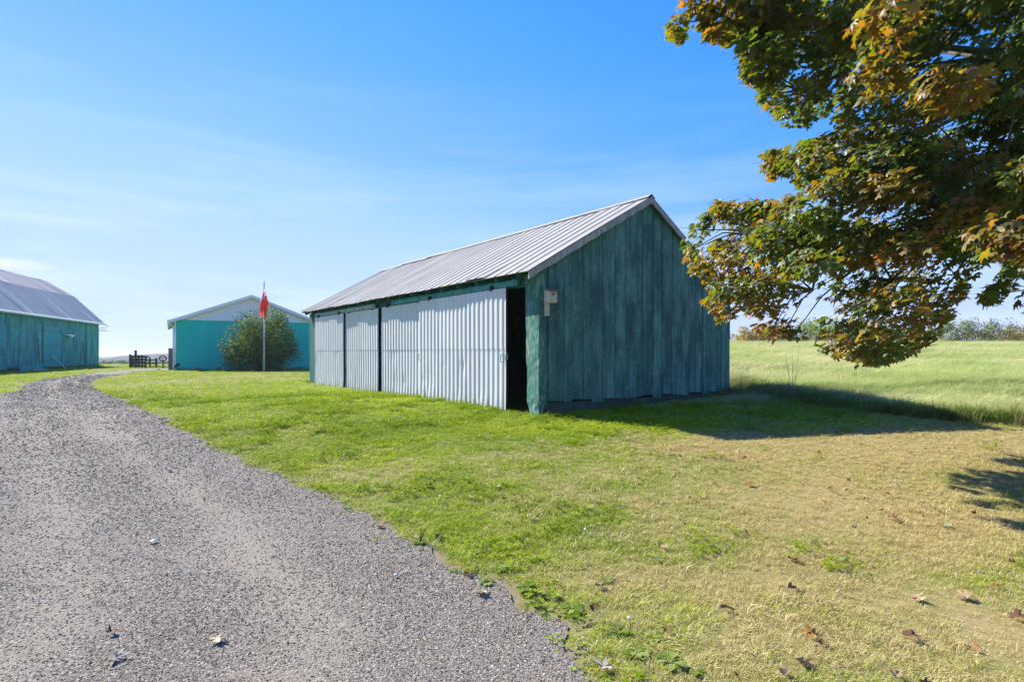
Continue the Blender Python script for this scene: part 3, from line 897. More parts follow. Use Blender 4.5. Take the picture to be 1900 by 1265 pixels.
# doors
def door(t0, t1, x, z0, z1, seed, crumple, handle=None, phase=0.0, skew=0.0):
    r = random.Random(seed)
    fr = MB()
    for tt in (t0 + .03, t1 - .09): fr.box((x + .004, tt, z0 + .03), (x + .04, tt + .06, z1 - .02))
    for zz in (z0 + .05, (z0 + z1) / 2, z1 - .12): fr.box((x + .006, t0 + .09, zz), (x + .036, t1 - .09, zz + .06))
    d = fr.build('sliding_door', M['inside'], shed)
    ph = [r.uniform(0, 6) for _ in range(6)]
    dents = [(r.uniform(t0, t1), r.uniform(z0 + .1, z0 + 1.1), r.uniform(.08, .2), r.uniform(.008, .02)) for _ in range(5)]
    def warp(a, o, z, f):
        low = max(0.0, 1 - (z - z0) / .42) ** 2
        dd = crumple * low * (math.sin(a * 4.1 + ph[0]) * .6 + math.sin(a * 9.3 + ph[1]) * .4)
        sh = crumple * low * (math.sin(a * 6.0 + ph[2]))
        w = .004 * math.sin(a * 1.7 + z * 1.1 + ph[3])
        dent = 0
        for (da, dz_, dr_, dd_) in dents: dent += dd_ * math.exp(-((a - da) ** 2 + ((z - dz_) * .7) ** 2) / dr_ ** 2)
        o = o - dent
        return a + sh * .45 + skew * (1 - f), o + abs(dd) * .9 + w, z - abs(dd) * .6 * (f < .01) + .006 * math.sin(a * 7 + ph[5]) * (f < .01)
    zm = z0 + (z1 - z0) * .50
    place = lambda a, o, z: (x - o, a, z)
    # two courses of sheets, lapped at mid height, each course two sheets wide
    n = 2 if t1 - t0 < 3.2 else 4
    for c_, (za, zb_, off) in enumerate(((z0, zm + .03, .0), (zm, z1, .004))):
        for k in range(n):
            a, b = t0 + (t1 - t0) * k / n, t0 + (t1 - t0) * (k + 1) / n
            pl = lambda a, o, z, off=off, k=k: (x - o - off - .0015 * k, a, z)
            ribbed(MB(), a, b, za, zb_, pl)
            m = ribbed(MB(), a - (.012 if k else 0), b, za, zb_, pl, .176, .019, .40, .12, 10, warp if c_ == 0 else (lambda a, o, z, f: (a, o + .003 * math.sin(a * 1.7 + z * 1.1 + ph[3]), z)), phase)
            m.build('steel_sheet', M['door'], d, True if False else False)
    # screw row along the lap
    sc = MB()
    a = t0 + .05
    while a < t1 - .03:
        sc.box((x - .036, a, zm + .008), (x - .026, a + .014, zm + .022)); a += .176
    tag(sc.build('screw_row', M['iron'], d), None, None, None, 'stuff')
    for q in (.14, .86):
        tt = t0 + (t1 - t0) * q
        MB().box((x - .04, tt - .03, z1 - .03), (x + .02, tt + .03, z1 + .075)).build('hanger', M['iron'], d)
    if handle is not None:
        zz = 1.02
        h = MB()
        h.box((x - .038, handle - .025, zz - .07), (x - .03, handle + .025, zz + .09))
        h.tube([(x - .035, handle, zz - .07), (x - .085, handle, zz - .06), (x - .085, handle, zz + .07), (x - .035, handle, zz + .09)], .009, 6)
        h.build('handle', M['greytrack'], d)
    return d
d4 = door(t_of(950), t_of(788), -.13, .0, 2.41, 1, .028, t_of(945) , .02)
tag(d4, 'wide ribbed steel door nearest the corner, slid open a little')
MB().box((-.165, t_of(950) - .02, 1.0), (-.11, t_of(950) + .02, 1.12)).build('latch', M['greytrack'], d4)
d3 = door(t_of(795), t_of(713), -.05, .0, 2.41, 2, .02, t_of(787) + .12, .05)
d2 = door(t_of(705), t_of(644), -.05, .0, 2.41, 3, .018, None, .08)
d1 = door(t_of(645), t_of(592), -.13, .0, 2.40, 4, .05, None, .03)
# dark walls at the back and the far end, so the inside stays dark
MB().box((W - .03, .05, -.3), (W, L - .02, 2.5)).build('rear_wall', M['gable'], shed)
fe = MB()
fe.extrude([(.06, -.3), (W - .05, -.3), (W - .05, roof_z(W) - .1), (RX, RZ - .1), (.06, roof_z(0) - .1)], lambda p: (p[0], L - .02, p[1]), lambda p: (p[0], L + .01, p[1]))
fe.build('far_gable_wall', M['gable'], shed)
# roof: deck, rafters' tails, sheets, rake boards, ridge cap
OY0, OY1 = -.13, L + .15
deck = MB()
def slope_pt(side, s):
    """s metres up from the eave edge on a side"""
    (x0, z0) = (EX, EZ) if side == 0 else (FX, FZ)
    dx, dz = RX - x0, RZ - z0
    ln = math.hypot(dx, dz)
    return x0 + dx * s / ln, z0 + dz * s / ln, ln, (-dz / ln, dx / ln) if side == 0 else (dz / ln, -dx / ln)
for side in (0, 1):
    x0, z0, ln, nv = slope_pt(side, .06)
    nx_, nz_ = (nv[0], nv[1]) if nv[1] > 0 else (-nv[0], -nv[1])
    x1, z1 = RX, RZ
    pts = [(x0 - nx_ * .012, z0 - nz_ * .012), (x1 - nx_ * .012, z1 - nz_ * .012), (x1 - nx_ * .04, z1 - nz_ * .04), (x0 - nx_ * .04, z0 - nz_ * .04)]
    deck.extrude(pts, lambda p: (p[0], OY0 + .04, p[1]), lambda p: (p[0], OY1 - .04, p[1]))
roof = deck.build('roof', M['graywood'], shed)
for i in range(19):
    y = .35 + (L - .6) * i / 18
    (xa, za, ln, nv) = slope_pt(0, .08)
    xb, zb = slope_pt(0, 1.2)[:2]
    MB().bar((xa + .03, y, za - .095), (xb, y, zb - .095), .045, .10).build('rafter_tail', M['trimteal'], roof)
NS = 19
for side in (0, 1):
    ln = slope_pt(side, 0)[2]
    for k in range(NS):
        a, b = OY0 + (OY1 - OY0) * k / NS, OY0 + (OY1 - OY0) * (k + 1) / NS
        jit = rs.uniform(-.03, .03); lift = rs.choice([0, 0, 0, 0, .012, .025]); sk = rs.uniform(-.012, .012); tl = rs.uniform(-.02, .02)
        (ex, ez) = (EX, EZ) if side == 0 else (FX, FZ)
        ux, uz = (RX - ex) / ln, (RZ - ez) / ln
        nx_, nz_ = (-uz, abs(ux))
        if side == 1: nx_, nz_ = (abs(uz), abs(ux))
        dy = rs.uniform(-.006, .006); wv = rs.uniform(0, 6)
        def pl(a_, o, s, ex=ex, ez=ez, ux=ux, uz=uz, nx_=nx_, nz_=nz_, lift=lift, sk=sk, ln=ln, dy=dy, k=k, wv=wv):
            f = s / ln
            off = o + .004 + .0012 * (k % 2) + lift * max(0, 1 - f * 5) ** 2 + .006 * math.sin(f * 4 + wv)
            return (ex + ux * s + nx_ * off, a_ + dy + sk * f, ez + uz * s + nz_ * off)
        mb = ribbed(MB(), a, b + .02, lambda q: jit + (q - a) * tl, ln + rs.uniform(-.02, .03), pl, (b - a) / 2, .017, .84, .06, 4, None, a - .02)
        mb.build('roof_sheet', M['roof'], roof)
# ridge cap in lengths, two of them lifting
NR = 7
for k in range(NR):
    a, b = OY0 + (OY1 - OY0) * k / NR, OY0 + (OY1 - OY0) * (k + 1) / NR + .03
    up = .03 if k in (4, 5) else .0
    mb = MB()
    def rp(y, dx, z): return (RX + dx, y, RZ + z)
    prof = [(-.12, -.045), (-.02, .028), (.02, .028), (.12, -.05)]
    n1_ = [rp(a, dx, z + .008) for dx, z in prof] + [rp(b, dx, z + .008 + up) for dx, z in prof]
    mb.add(n1_, [(i, i + 1, 5 + i, 4 + i) for i in range(3)])
    mb.build('ridge_cap', M['roof'], roof)
for side in (0, 1):
    ln = slope_pt(side, 0)[2]
    (ex, ez) = (EX, EZ) if side == 0 else (FX, FZ)
    ux, uz = (RX - ex) / ln, (RZ - ez) / ln
    px0, pz0 = ex + ux * .02, ez + uz * .02 - .085
    r2 = random.Random(side + 40)
    mb = MB(); n = 22; vs, fs = [], []
    for i in range(n + 1):
        s = (ln - .0) * i / n
        h = .155 + r2.uniform(-.012, .006)
        x_, z_ = ex + ux * s, ez + uz * s
        y0, y1 = OY0 - .014, OY0 + .016
        vs += [(x_, y0, z_ - h), (x_, y0, z_ - .012), (x_, y1, z_ - .012), (x_, y1, z_ - h)]
    for i in range(n):
        for k in range(4): fs.append((i * 4 + k, i * 4 + (k + 1) % 4, (i + 1) * 4 + (k + 1) % 4, (i + 1) * 4 + k))
    fs += [(3, 2, 1, 0), (n * 4, n * 4 + 1, n * 4 + 2, n * 4 + 3)]
    mb.add(vs, fs).build('rake_board', M['rake'], roof)

# ------------------------------------------------------------------ nest boxes
def birdhouse(loc, rz, label, mat):
    e = empty('birdhouse', loc, rz, label, 'birdhouse', 'nest boxes on the shed')
    # local: back against the wall at y=0, front towards -y
    w, d, h = .18, .17, .25
    b = MB()
    vs = [(-w / 2, -d, 0), (w / 2, -d, 0), (w / 2, 0, 0), (-w / 2, 0, 0), (-w / 2, -d, h - .05), (w / 2, -d, h - .05), (w / 2, 0, h), (-w / 2, 0, h)]
    b.add(vs, [(0, 3, 2, 1), (4, 5, 6, 7), (0, 1, 5, 4), (1, 2, 6, 5), (2, 3, 7, 6), (3, 0, 4, 7)])
    b.build('box', mat, e)
    r = MB()
    r.add([(-w / 2 - .03, -d - .09, h - .055), (w / 2 + .03, -d - .09, h - .055), (w / 2 + .03, 0, h + .012), (-w / 2 - .03, 0, h + .012),
           (-w / 2 - .03, -d - .09, h - .033), (w / 2 + .03, -d - .09, h - .033), (w / 2 + .03, 0, h + .034), (-w / 2 - .03, 0, h + .034)],
          [(0, 3, 2, 1), (4, 5, 6, 7), (0, 1, 5, 4), (1, 2, 6, 5), (2, 3, 7, 6), (3, 0, 4, 7)])
    r.build('lid', M['graywood'], e)
    MB().tube([(0, -d - .002, h * .62), (0, -d + .01, h * .62)], .022, 12).build('entrance_hole', M['darkrubber'], e)
    MB().box((-w / 2 + .01, -.022, -.24), (w / 2 - .06, 0, 0)).build('back_plate', mat, e)
    return e
lx, ly = .17, -.045
wx, wy = shed_w(lx, ly)
birdhouse((wx, wy, SZ + 2.06), SHED_A, 'pale wooden nest box on the shady gable beside the sunlit corner post', M['palewood'])
wx, wy = shed_w(.16, L + .02)
birdhouse((wx, wy, SZ + 1.78), SHED_A + math.pi, 'small grey nest box at the far end of the shed near the flagpole', M['graywood'])

# ------------------------------------------------------------------ the old barn
BZ = .42
barn = empty('old_barn', (BARN_C.x, BARN_C.y, BZ), BARN_A, 'old teal board barn with grey gambrel metal roof at the left edge', 'barn')
# local x: along the long wall towards the viewer (0..BL); local y<0: the body of the barn lies at -y? (right normal points to +y side)
BL, BW, BH = 24.0, 7.5, 3.75
# normal facing the drive: rotate (0,1) by BARN_A
nrm = Vector((-math.sin(BARN_A), math.cos(BARN_A)))
SG = -1.0 if nrm.x > 0 else 1.0                 # body side sign in local y
br = random.Random(12)
fr = MB()
for z in (.3, 1.6, 2.9): fr.box((.05, min(.03 * SG, .12 * SG), z), (BL - .05, max(.03 * SG, .12 * SG), z + .12))
wall = fr.build('long_wall', M['inside'], barn)
a = 0.0
DOOR0, DOOR1 = None, None
def b_of(px):                                    # photo column -> metres along the barn wall
    r = (px - CX) / F
    return (r * BARN_C.y - BARN_C.x) / (.287 + .958 * r)
dA, dB = b_of(112), b_of(79)
while a < BL - .05:
    w = br.uniform(.2, .34); b = min(a + w, BL)
    skip = False
    y = br.uniform(-.012, .012)
    zb = .1 + br.choice([0, 0, .02, .05, .12]) + br.uniform(0, .03)
    mb = MB(); r_ = random.Random(int(a * 100))
    rough_board(mb, a + .006, b - .006, y - .016, y + .016, zb - (.1 if a < 3 else 0), BH, BH, r_, .006)
    mb.build('wall_board', M['barnboard'], wall)
    a = b
# the sliding door on the wall and a blue patch
out = -SG
def sheet(x0, x1, z0, z1, o0, o1): return MB().box((x0, min(out * o0, out * o1), z0), (x1, max(out * o0, out * o1), z1))
M['bluepatch'] = wood('brighter_teal_paint', (.10, .52, .52), (.06, .36, .38), (.22, .5, .5), .6, .8)
bd = empty('barn_door', (0, 0, 0)); bd.parent = barn
x0 = min(dA, dB)
nb = 6
for k in range(nb):
    w = abs(dB - dA) / nb
    sheet(x0 + w * k + .004, x0 + w * (k + 1) - .004, .2, 2.95, .03, .055).build('door_board', M['bluepatch'], bd)
sheet(x0 - .05, x0 + abs(dB - dA) + .05, 2.95, 3.05, .03, .075).build('door_rail', M['barnboard'], bd)
for xx in (x0 - .1, x0 + abs(dB - dA) + .04): sheet(xx, xx + .06, .15, 2.95, .02, .06).build('door_jamb', M['graywood'], bd)
for zz in (.55, 1.6, 2.6): sheet(x0 + .02, x0 + abs(dB - dA) - .02, zz, zz + .12, .055, .075).build('door_ledge', M['barnboard'], bd)
q = b_of(8)
sheet(q, b_of(0) + .6, 1.45, 2.9, .03, .06).build('shutter', M['bluepatch'], barn)
# trim strip, white lamp, leaning planks
sheet(b_of(159) - .05, b_of(159) + .05, .3, 3.7, .03, .05).build('trim_strip', M['trimteal'], barn)
lamp = sheet(b_of(130), b_of(118), 2.42, 2.5, .03, .30).build('lamp_arm', M['whitepaint'], barn)
lm = MB(); lm.tube([(b_of(124), out * .28, 2.48), (b_of(124), out * .28, 2.36), (b_of(124), out * .28, 2.30)], [.05, .14, .16], 10)
lm.build('lamp_shade', M['whitepaint'], lamp)
bs = MB()
bs.extrude([(0, -.4), (BW, -.4), (BW, BH), (BW - 1.79, 5.78), (BW / 2, 7.02), (1.79, 5.78), (0, BH)], lambda p: (.0, SG * (p[0] * .998 + .02), p[1]), lambda p: (.03, SG * (p[0] * .998 + .02), p[1]))
bs.build('far_gable_wall', M['barnboard'], barn)
bs = MB()
bs.extrude([(0, -.4), (BW, -.4), (BW, BH), (BW - 1.79, 5.78), (BW / 2, 7.02), (1.79, 5.78), (0, BH)], lambda p: (BL - .03, SG * (p[0] * .998 + .02), p[1]), lambda p: (BL, SG * (p[0] * .998 + .02), p[1]))
bs.build('near_gable_wall', M['barnboard'], barn)
MB().box((0, min(SG * (BW - .05), SG * BW), -.4), (BL, max(SG * (BW - .05), SG * BW), BH)).build('rear_wall', M['barnboard'], barn)
MB().box((.02, min(-SG * .012, SG * .1), -.5), (BL - .02, max(-SG * .012, SG * .1), .16)).build('stone_footing', M['concrete'], barn)
prof = [(-.3, 3.66), (1.79, 5.78), (BW / 2, 7.02), (BW - 1.79, 5.78), (BW + .3, 3.66)]
rf = MB()
for i in range(4):
    (p0, z0), (p1, z1) = prof[i], prof[i + 1]
    rf.extrude([(p0, z0 - .03), (p1, z1 - .03), (p1, z1 - .08), (p0, z0 - .08)], lambda p: (-.3, SG * p[0], p[1]), lambda p: (BL + .3, SG * p[0], p[1]))
broof = rf.build('roof', M['graywood'], barn)
NB = 26
for i in range(4):
    (p0, z0), (p1, z1) = prof[i], prof[i + 1]
    ln = math.hypot(p1 - p0, z1 - z0)
    for k in range(NB):
        a, b = -.35 + (BL + .7) * k / NB, -.35 + (BL + .7) * (k + 1) / NB
        j = br.uniform(-.03, .03); lf = br.choice([0, 0, 0, .02])
        def pl(a_, o, s, p0=p0, z0=z0, p1=p1, z1=z1, ln=ln, k=k, lf=lf):
            f = s / ln; nx_, nz_ = -(z1 - z0) / ln, (p1 - p0) / ln
            o = o + .003 * (k % 2) + lf * (1 - f)
            return (a_, SG * (p0 + (p1 - p0) * f + nx_ * o), z0 + (z1 - z0) * f + nz_ * o)
        ribbed(MB(), a, b + .02, j - (.06 if i in (0,) else 0), ln + (.05 if i == 0 else .02), pl, (b - a) / 3, .022, .8, .07, 3, None, a).build('roof_sheet', M['barnroof'], broof)
# white eave trough and its broken end
gt = MB(); gt.tube([(-.35, -SG * .36, 3.56), (BL + .3, -SG * .36, 3.62)], .075, 8)
gt.build('eave_trough', M['whitesteel'], barn)
MB().tube([(-.35, -SG * .36, 3.52), (-.75, -SG * .45, 3.42), (-.55, -SG * .30, 3.28), (-.15, -SG * .05, 3.22)], .04, 8).build('downspout', M['whitesteel'], barn)
MB().bar((.1, SG * .05, 3.05), (-1.1, -SG * .25, 3.05), .06, .05).build('pole_stub', M['graywood'], barn)

def barn_w(px, off=.25):
    s = b_of(px)
    return BARN_C.x + .287 * s + .958 * off, BARN_C.y - .958 * s + .287 * off
def plank(name, p, q, w, h, mat, label, group=None):
    o = MB().bar((0, 0, 0), Vector(q) - Vector(p), w, h).build(name, mat, None, False, p)
    return tag(o, label, 'plank', group)
x_, y_ = barn_w(99, .75); x2, y2 = barn_w(92, .1)
plank('plank', (x_, y_, gz(x_, y_)), (x2, y2, gz(x_, y_) + .95), .16, .04, M['whitepaint'], 'short white plank leaning against the old barn door')
x_, y_ = barn_w(67, .25); x2, y2 = barn_w(66, .12)
plank('plank', (x_, y_, gz(x_, y_)), (x2, y2, gz(x_, y_) + 2.1), .14, .04, M['graywood'], 'tall grey plank standing against the old barn wall')
x_, y_ = barn_w(62, .5); x2, y2 = barn_w(15, .6)
plank('plank', (x_, y_, gz(x_, y_) + .22), (x2, y2, gz(x2, y2) + .16), .07, .34, M['bluepatch'], 'long pale teal plank lying on edge along the barn wall')
x_, y_ = barn_w(45, 1.0); x2, y2 = barn_w(22, 1.3)
plank('plank', (x_, y_, gz(x_, y_) + .05), (x2, y2, gz(x2, y2) + .06), .5, .06, M['palewood'], 'pale weathered plank lying flat on the ground by the barn')
x_, y_ = barn_w(151, .3); x2, y2 = barn_w(150, .12)
plank('plank', (x_, y_, gz(x_, y_)), (x2, y2, gz(x_, y_) + 2.0), .12, .04, M['graywood'], 'grey plank propped near the far corner of the old barn')

# ------------------------------------------------------------------ the teal steel building
gb = empty('steel_building', (GB_O[0], GB_O[1], .42), GB_A, 'bright teal steel building with white gable behind the round bush', 'building')
EH, AH = 3.28, 5.0
def gtop(x): return EH + (AH - EH) * (1 - abs(x - GB_W / 2) / (GB_W / 2)) - .10
ns = 10
pf = lambda a, o, z: (a, -o, z)
for k in range(ns):
    a, b = GB_W * k / ns, GB_W * (k + 1) / ns
    ribbed(MB(), a, b, -.25, EH, pf, .225, .02, .70, .1).build('siding_sheet', M['tealsteel'], gb)
    ribbed(MB(), a, b, EH + .05, lambda q: max(gtop(q), EH + .06), lambda a_, o, z: (a_, -.006 - o, z), .225, .02, .70, .1).build('gable_sheet', M['whitesteel'], gb)
MB().box((0, -.045, EH - .005), (GB_W, .0, EH + .05)).build('girt_trim', M['whitesteel'], gb)
MB().box((-.035, -.04, -.25), (.05, .06, EH)).build('corner_trim', M['whitesteel'], gb)
MB().box((GB_W - .05, -.04, -.25), (GB_W + .035, .06, EH)).build('corner_trim', M['whitesteel'], gb)
for k in range(16):
    a, b = .06 + (GB_L - .06) * k / 16, .06 + (GB_L - .06) * (k + 1) / 16
    ribbed(MB(), a, b, -.25, EH, lambda a_, o, z: (-o, a_, z), .225, .02, .70, .1).build('siding_sheet', M['tealsteel'], gb)
MB().box((GB_W - .03, .06, -.25), (GB_W, GB_L, EH)).build('side_wall', M['tealsteel'], gb)
MB().extrude([(0, -.25), (GB_W, -.25), (GB_W, EH), (GB_W / 2, AH - .1), (0, EH)], lambda p: (p[0], GB_L - .03, p[1]), lambda p: (p[0], GB_L, p[1])).build('rear_wall', M['tealsteel'], gb)
rf = MB()
for s_ in (0, 1):
    e = -.32 if s_ == 0 else GB_W + .32
    ez = EH - .32 * (AH - EH) / (GB_W / 2)
    rf.extrude([(e, ez + .02), (GB_W / 2, AH), (GB_W / 2, AH + .05), (e, ez + .07)], lambda p: (p[0], -.3, p[1]), lambda p: (p[0], GB_L + .3, p[1]))
groof = rf.build('roof', M['barnroof'], gb)
for s_ in (0, 1):
    e = -.33 if s_ == 0 else GB_W + .33
    ez = EH - .33 * (AH - EH) / (GB_W / 2)
    MB().extrude([(e, ez - .12), (GB_W / 2, AH - .13), (GB_W / 2, AH + .06), (e, ez + .08)], lambda p: (p[0], -.33, p[1]), lambda p: (p[0], -.302, p[1])).build('fascia', M['whitesteel'], groof)
    MB().extrude([(e, ez - .02), (GB_W / 2, AH - .04), (GB_W / 2, AH - .02), (e, ez + .0)], lambda p: (p[0], -.30, p[1]), lambda p: (p[0], .0, p[1])).build('soffit', M['whitesteel'], groof)
MB().tube([(-.38, -.3, EH - .10), (-.38, GB_L, EH - .10)], .065, 8).build('eave_trough', M['whitesteel'], gb)
MB().tube([(-.38, -.2, EH - .15), (-.30, -.18, EH - .3), (-.09, -.1, EH - .45), (-.09, -.1, .1), (-.2, -.3, -.0)], .045, 8).build('downspout', M['whitesteel'], gb)

# ------------------------------------------------------------------ flagpole and flag
fp = Vector((at(490, 0, 36).x, 36, 0)); fp.z = gz(fp.x, fp.y)
pole = empty('flagpole', fp, 0, 'thin white flagpole standing on the lawn in front of the bush', 'flagpole')
MB().tube([(0, 0, -.1), (0, 0, 2.6), (0, 0, 4.75)], [.045, .038, .032], 10).build('shaft', M['whitepaint'], pole, True)
MB().tube([(0, 0, 4.7), (0, 0, 5.35), (0, 0, 5.5)], [.035, .025, .012], 8).build('top_rod', M['graywood'], pole, True)
MB().box((-.09, -.03, 1.1), (-.05, .03, 1.24)).build('cleat', M['iron'], pole)
t = NT('red_flag')
uvn = t.attr('fuv', 'GEOMETRY', 'Vector')
sp = t.n.new('ShaderNodeSeparateXYZ'); t.l.new(uvn, sp.inputs[0])
u, v = sp.outputs[0], sp.outputs[1]
def band(q, c, w): return t.math('LESS_THAN', t.math('ABSOLUTE', t.math('SUBTRACT', q, c)), w)
red = (.92, .09, .045); c = t.mix(0.0, red, red)
can = t.math('MULTIPLY', t.math('LESS_THAN', u, .5), t.math('GREATER_THAN', v, .5))
c = t.mix(can, c, (.02, .03, .16))
wht = t.math('MAXIMUM', band(u, .25, .055), band(v, .75, .11))
dg = t.math('ABSOLUTE', t.math('SUBTRACT', t.math('ABSOLUTE', t.math('SUBTRACT', u, .25)), t.math('ABSOLUTE', t.math('SUBTRACT', v, .75))))
wht = t.math('MAXIMUM', wht, t.math('LESS_THAN', dg, .05))
c = t.mix(t.math('MULTIPLY', can, wht), c, (.75, .75, .75))
c = t.mix(t.math('MULTIPLY', can, t.math('MAXIMUM', band(u, .25, .03), band(v, .75, .06))), c, red)
sh = t.math('MULTIPLY', band(u, .75, .10), band(v, .5, .2))
c = t.mix(sh, c, (.04, .2, .07))
c = t.mix(t.math('MULTIPLY', sh, t.math('GREATER_THAN', v, .58)), c, (.75, .75, .75))
c = t.mix(t.math('MULTIPLY', sh, t.math('MAXIMUM', band(u, .75, .02), t.math('MULTIPLY', band(v, .64, .02), t.math('GREATER_THAN', v, .58)))), c, red)
M['flag'] = t.leaf(c, .5, .02, .6)
NU, NV_ = 44, 24
V, UV = [], []
for j in range(NV_ + 1):
    for i in range(NU + 1):
        u_, v_ = i / NU, j / NV_
        # limp cloth: hoist along the pole, the fly swings down and folds
        top = 1.0 - v_
        z = 5.12 - top * .95 - u_ * 1.1
        q_ = (5.12 - z) / 2.05
        wd = .29 * float(sstep(-.05, .55, q_)) * (1 - .45 * float(sstep(.72, 1.0, q_)))
        dx = wd * math.sin(u_ * 6.3 + v_ * 1.4 + .4) + .02
        dy = .14 * math.cos(u_ * 8.1 + v_ * 2.0) * min(1, u_ * 4) - .07
        V.append((dx, dy, z)); UV.append((u_, v_, 0))
idx = np.arange((NU + 1) * (NV_ + 1)).reshape(NV_ + 1, NU + 1)
Q = np.stack([idx[:-1, :-1], idx[:-1, 1:], idx[1:, 1:], idx[1:, :-1]], -1).reshape(-1, 4)
fl = link('flag', np_mesh('flag', np.array(V), Q, M['flag'], {'fuv': ('FLOAT_VECTOR', np.array(UV))}, True, 4), None, fp)
tag(fl, 'limp red flag with canton and shield hanging on the white pole', 'flag')

# ------------------------------------------------------------------ leaf clouds
def leaf_quads(P, N, T, size, colr, name, mat, aspect=.55, fold=.25):
    """simple pointed folded leaves (4 tris) at P, normal N, tip direction T"""
    n = len(P)
    N = N / np.linalg.norm(N, axis=1, keepdims=True)
    T = T - N * (T * N).sum(1, keepdims=True); T = T / np.maximum(np.linalg.norm(T, axis=1, keepdims=True), 1e-6)
    S = np.cross(N, T)
    s = size[:, None]
    pts = [P, P + T * s * .45 + S * s * aspect * .5 - N * s * fold * -.12, P + T * s, P + T * s * .45 - S * s * aspect * .5 + N * s * fold * .12, P + T * s * .5 - N * s * fold * .15]
    V = np.stack(pts, 1).reshape(-1, 3)
    b = np.arange(n)[:, None, None] * 5
    tri = np.array([(0, 1, 4), (1, 2, 4), (2, 3, 4), (3, 0, 4)])[None]
    Fc = (b + tri).reshape(-1, 3)
    return np_mesh(name, V, Fc, mat, {'col': ('FLOAT_COLOR', np.repeat(np.c_[colr, np.ones(n)], 5, 0))})
def colour_leaf_mat(name, trans=.35, gloss=.08, rough=.35, tmul=(1.5, 1.35, .6)):
    t = NT(name)
    c = t.attr('col', 'GEOMETRY', 'Color')
    return t.leaf(c, trans, gloss, rough, t.mix(1.0, c, tmul, 'MULTIPLY'))
M['shrubleaf'] = colour_leaf_mat('shrub_leaf', .35, .02, .5)
M['dryleaf'] = colour_leaf_mat('dry_plant', .3, .02, .6)
def puffs_to_leaves(C, R, per, r, up=.5):
    """leaf positions on and in a set of puffs, more on the outside"""
    P, D = [], []
    for c, rad in zip(C, R):
        k = per
        d = r.normal(size=(k, 3)); d /= np.linalg.norm(d, axis=1, keepdims=True)
        q = rad * r.uniform(.35, 1.0, (k, 1)) ** .5
        P.append(np.asarray(c) + d * q); D.append(d)
    P, D = np.concatenate(P), np.concatenate(D)
    N = D * .6 + r.normal(0, .5, D.shape) + np.array([0, 0, up])
    T = D + r.normal(0, .5, D.shape) + np.array([0, 0, -.35])
    return P, N, T
def shrub(name, loc, w, h, npuff, per, size, cols, label, cat, seed, group=None, base=.12, stems=9, mat='shrubleaf', uneven=.35):
    r = np.random.default_rng(seed)
    e = empty(name, loc, 0, label, cat, group)
    C, R = [], []
    for i in range(npuff):
        a = r.uniform(0, 2 * math.pi); z = r.uniform(base, .92) 
        rr = (w / 2) * (.35 + .65 * math.sin(min(1, max(.05, z + .12)) * math.pi * .86) ** .7) * math.sqrt(r.uniform(.08, 1)) * .86 * (1 - uneven + 2 * uneven * float(fbm(a * 1.1 + seed, z * 3.2, seed)))
        z *= 1 - uneven * .6 + 1.2 * uneven * float(fbm(a * .9 + 7, seed * 1.0, 5))
        z = min(z, .93)
        C.append((math.cos(a) * rr, math.sin(a) * rr * .9, z * h * (1 - .22 * (rr / (w / 2)) ** 2 * (z > .5)))); R.append(w * r.uniform(.08, .16))
    P, N, T = puffs_to_leaves(C, R, per, r)
    ok = P[:, 2] > .03; P, N, T = P[ok], N[ok], T[ok]
    cols = np.array(cols); k = r.integers(0, len(cols), len(P))
    colr = cols[k] * r.uniform(.7, 1.3, (len(P), 1))
    s = size * r.uniform(.6, 1.3, len(P))
    link('crown', leaf_quads(P, N, T, s, colr, 'crown', M[mat]), e)
    for i in range(stems):
        c = C[r.integers(0, len(C))]
        MB().tube([(c[0] * .12, c[1] * .12, -.05), (c[0] * .45, c[1] * .45, c[2] * .5), c], [h * .013, h * .009, h * .003], 5).build('stem', M['bark'], e)
    return e
b0 = Vector((at(487, 0, 37.6).x, 37.6, 0)); b0.z = gz(b0.x, b0.y)
shrub('lilac_bush', b0, 4.9, 3.8, 170, 130, .12, [(.045, .10, .02), (.075, .15, .03), (.12, .20, .05), (.20, .25, .06)], 'big round dark green bush against the teal steel building', 'bush', 5, None, .08, 16, 'shrubleaf', .6)

# hedgerow beyond the field
hr = [(1392, 2.4, 1.75, 'pale tan scrubby bush of the hedgerow close to the shed corner', 1), (1440, 3.0, 1.9, 'low tan and green hedgerow bush under the left maple bough', 1),
      (1505, 3.4, 2.3, 'pale green leafy hedgerow bush beneath the middle of the maple', 0), (1565, 2.8, 1.6, 'mid green hedgerow bush hidden behind the lowest maple leaves', 0),
      (1640, 3.2, 1.7, 'olive hedgerow bush right of the lowest maple leaves', 2), (1705, 2.8, 1.7, 'small dark hedgerow bush with ragged top above the field', 2),
      (1775, 3.4, 2.1, 'thin ragged grey green hedgerow bush beside the big olive one', 3), (1835, 4.2, 2.35, 'biggest olive green hedgerow bush seen in the gap of the foliage', 2),
      (1895, 3.2, 1.7, 'reddish brown hedgerow bush at the right edge', 4)]
hc = {0: [(.12, .19, .05), (.17, .23, .07), (.09, .15, .04)], 1: [(.30, .25, .13), (.22, .22, .09), (.36, .29, .17)], 2: [(.085, .115, .045), (.12, .14, .05), (.06, .09, .04)],
      3: [(.13, .17, .09), (.16, .19, .11)], 4: [(.26, .14, .08), (.20, .15, .07), (.13, .14, .06)]}
for i, (px, w, h, lab, k) in enumerate(hr):
    d_ = 60.5 + (i % 3) * .5
    x_ = (px - CX) / F * d_
    shrub('hedgerow_bush', (x_, d_, gz(x_, d_) - .03), w * 1.25, h * 1.1, 34, 75, .2, np.array(hc[k]) * 1.5, lab, 'bush', 60 + i, 'bushes of the hedgerow beyond the field', .05, 4)
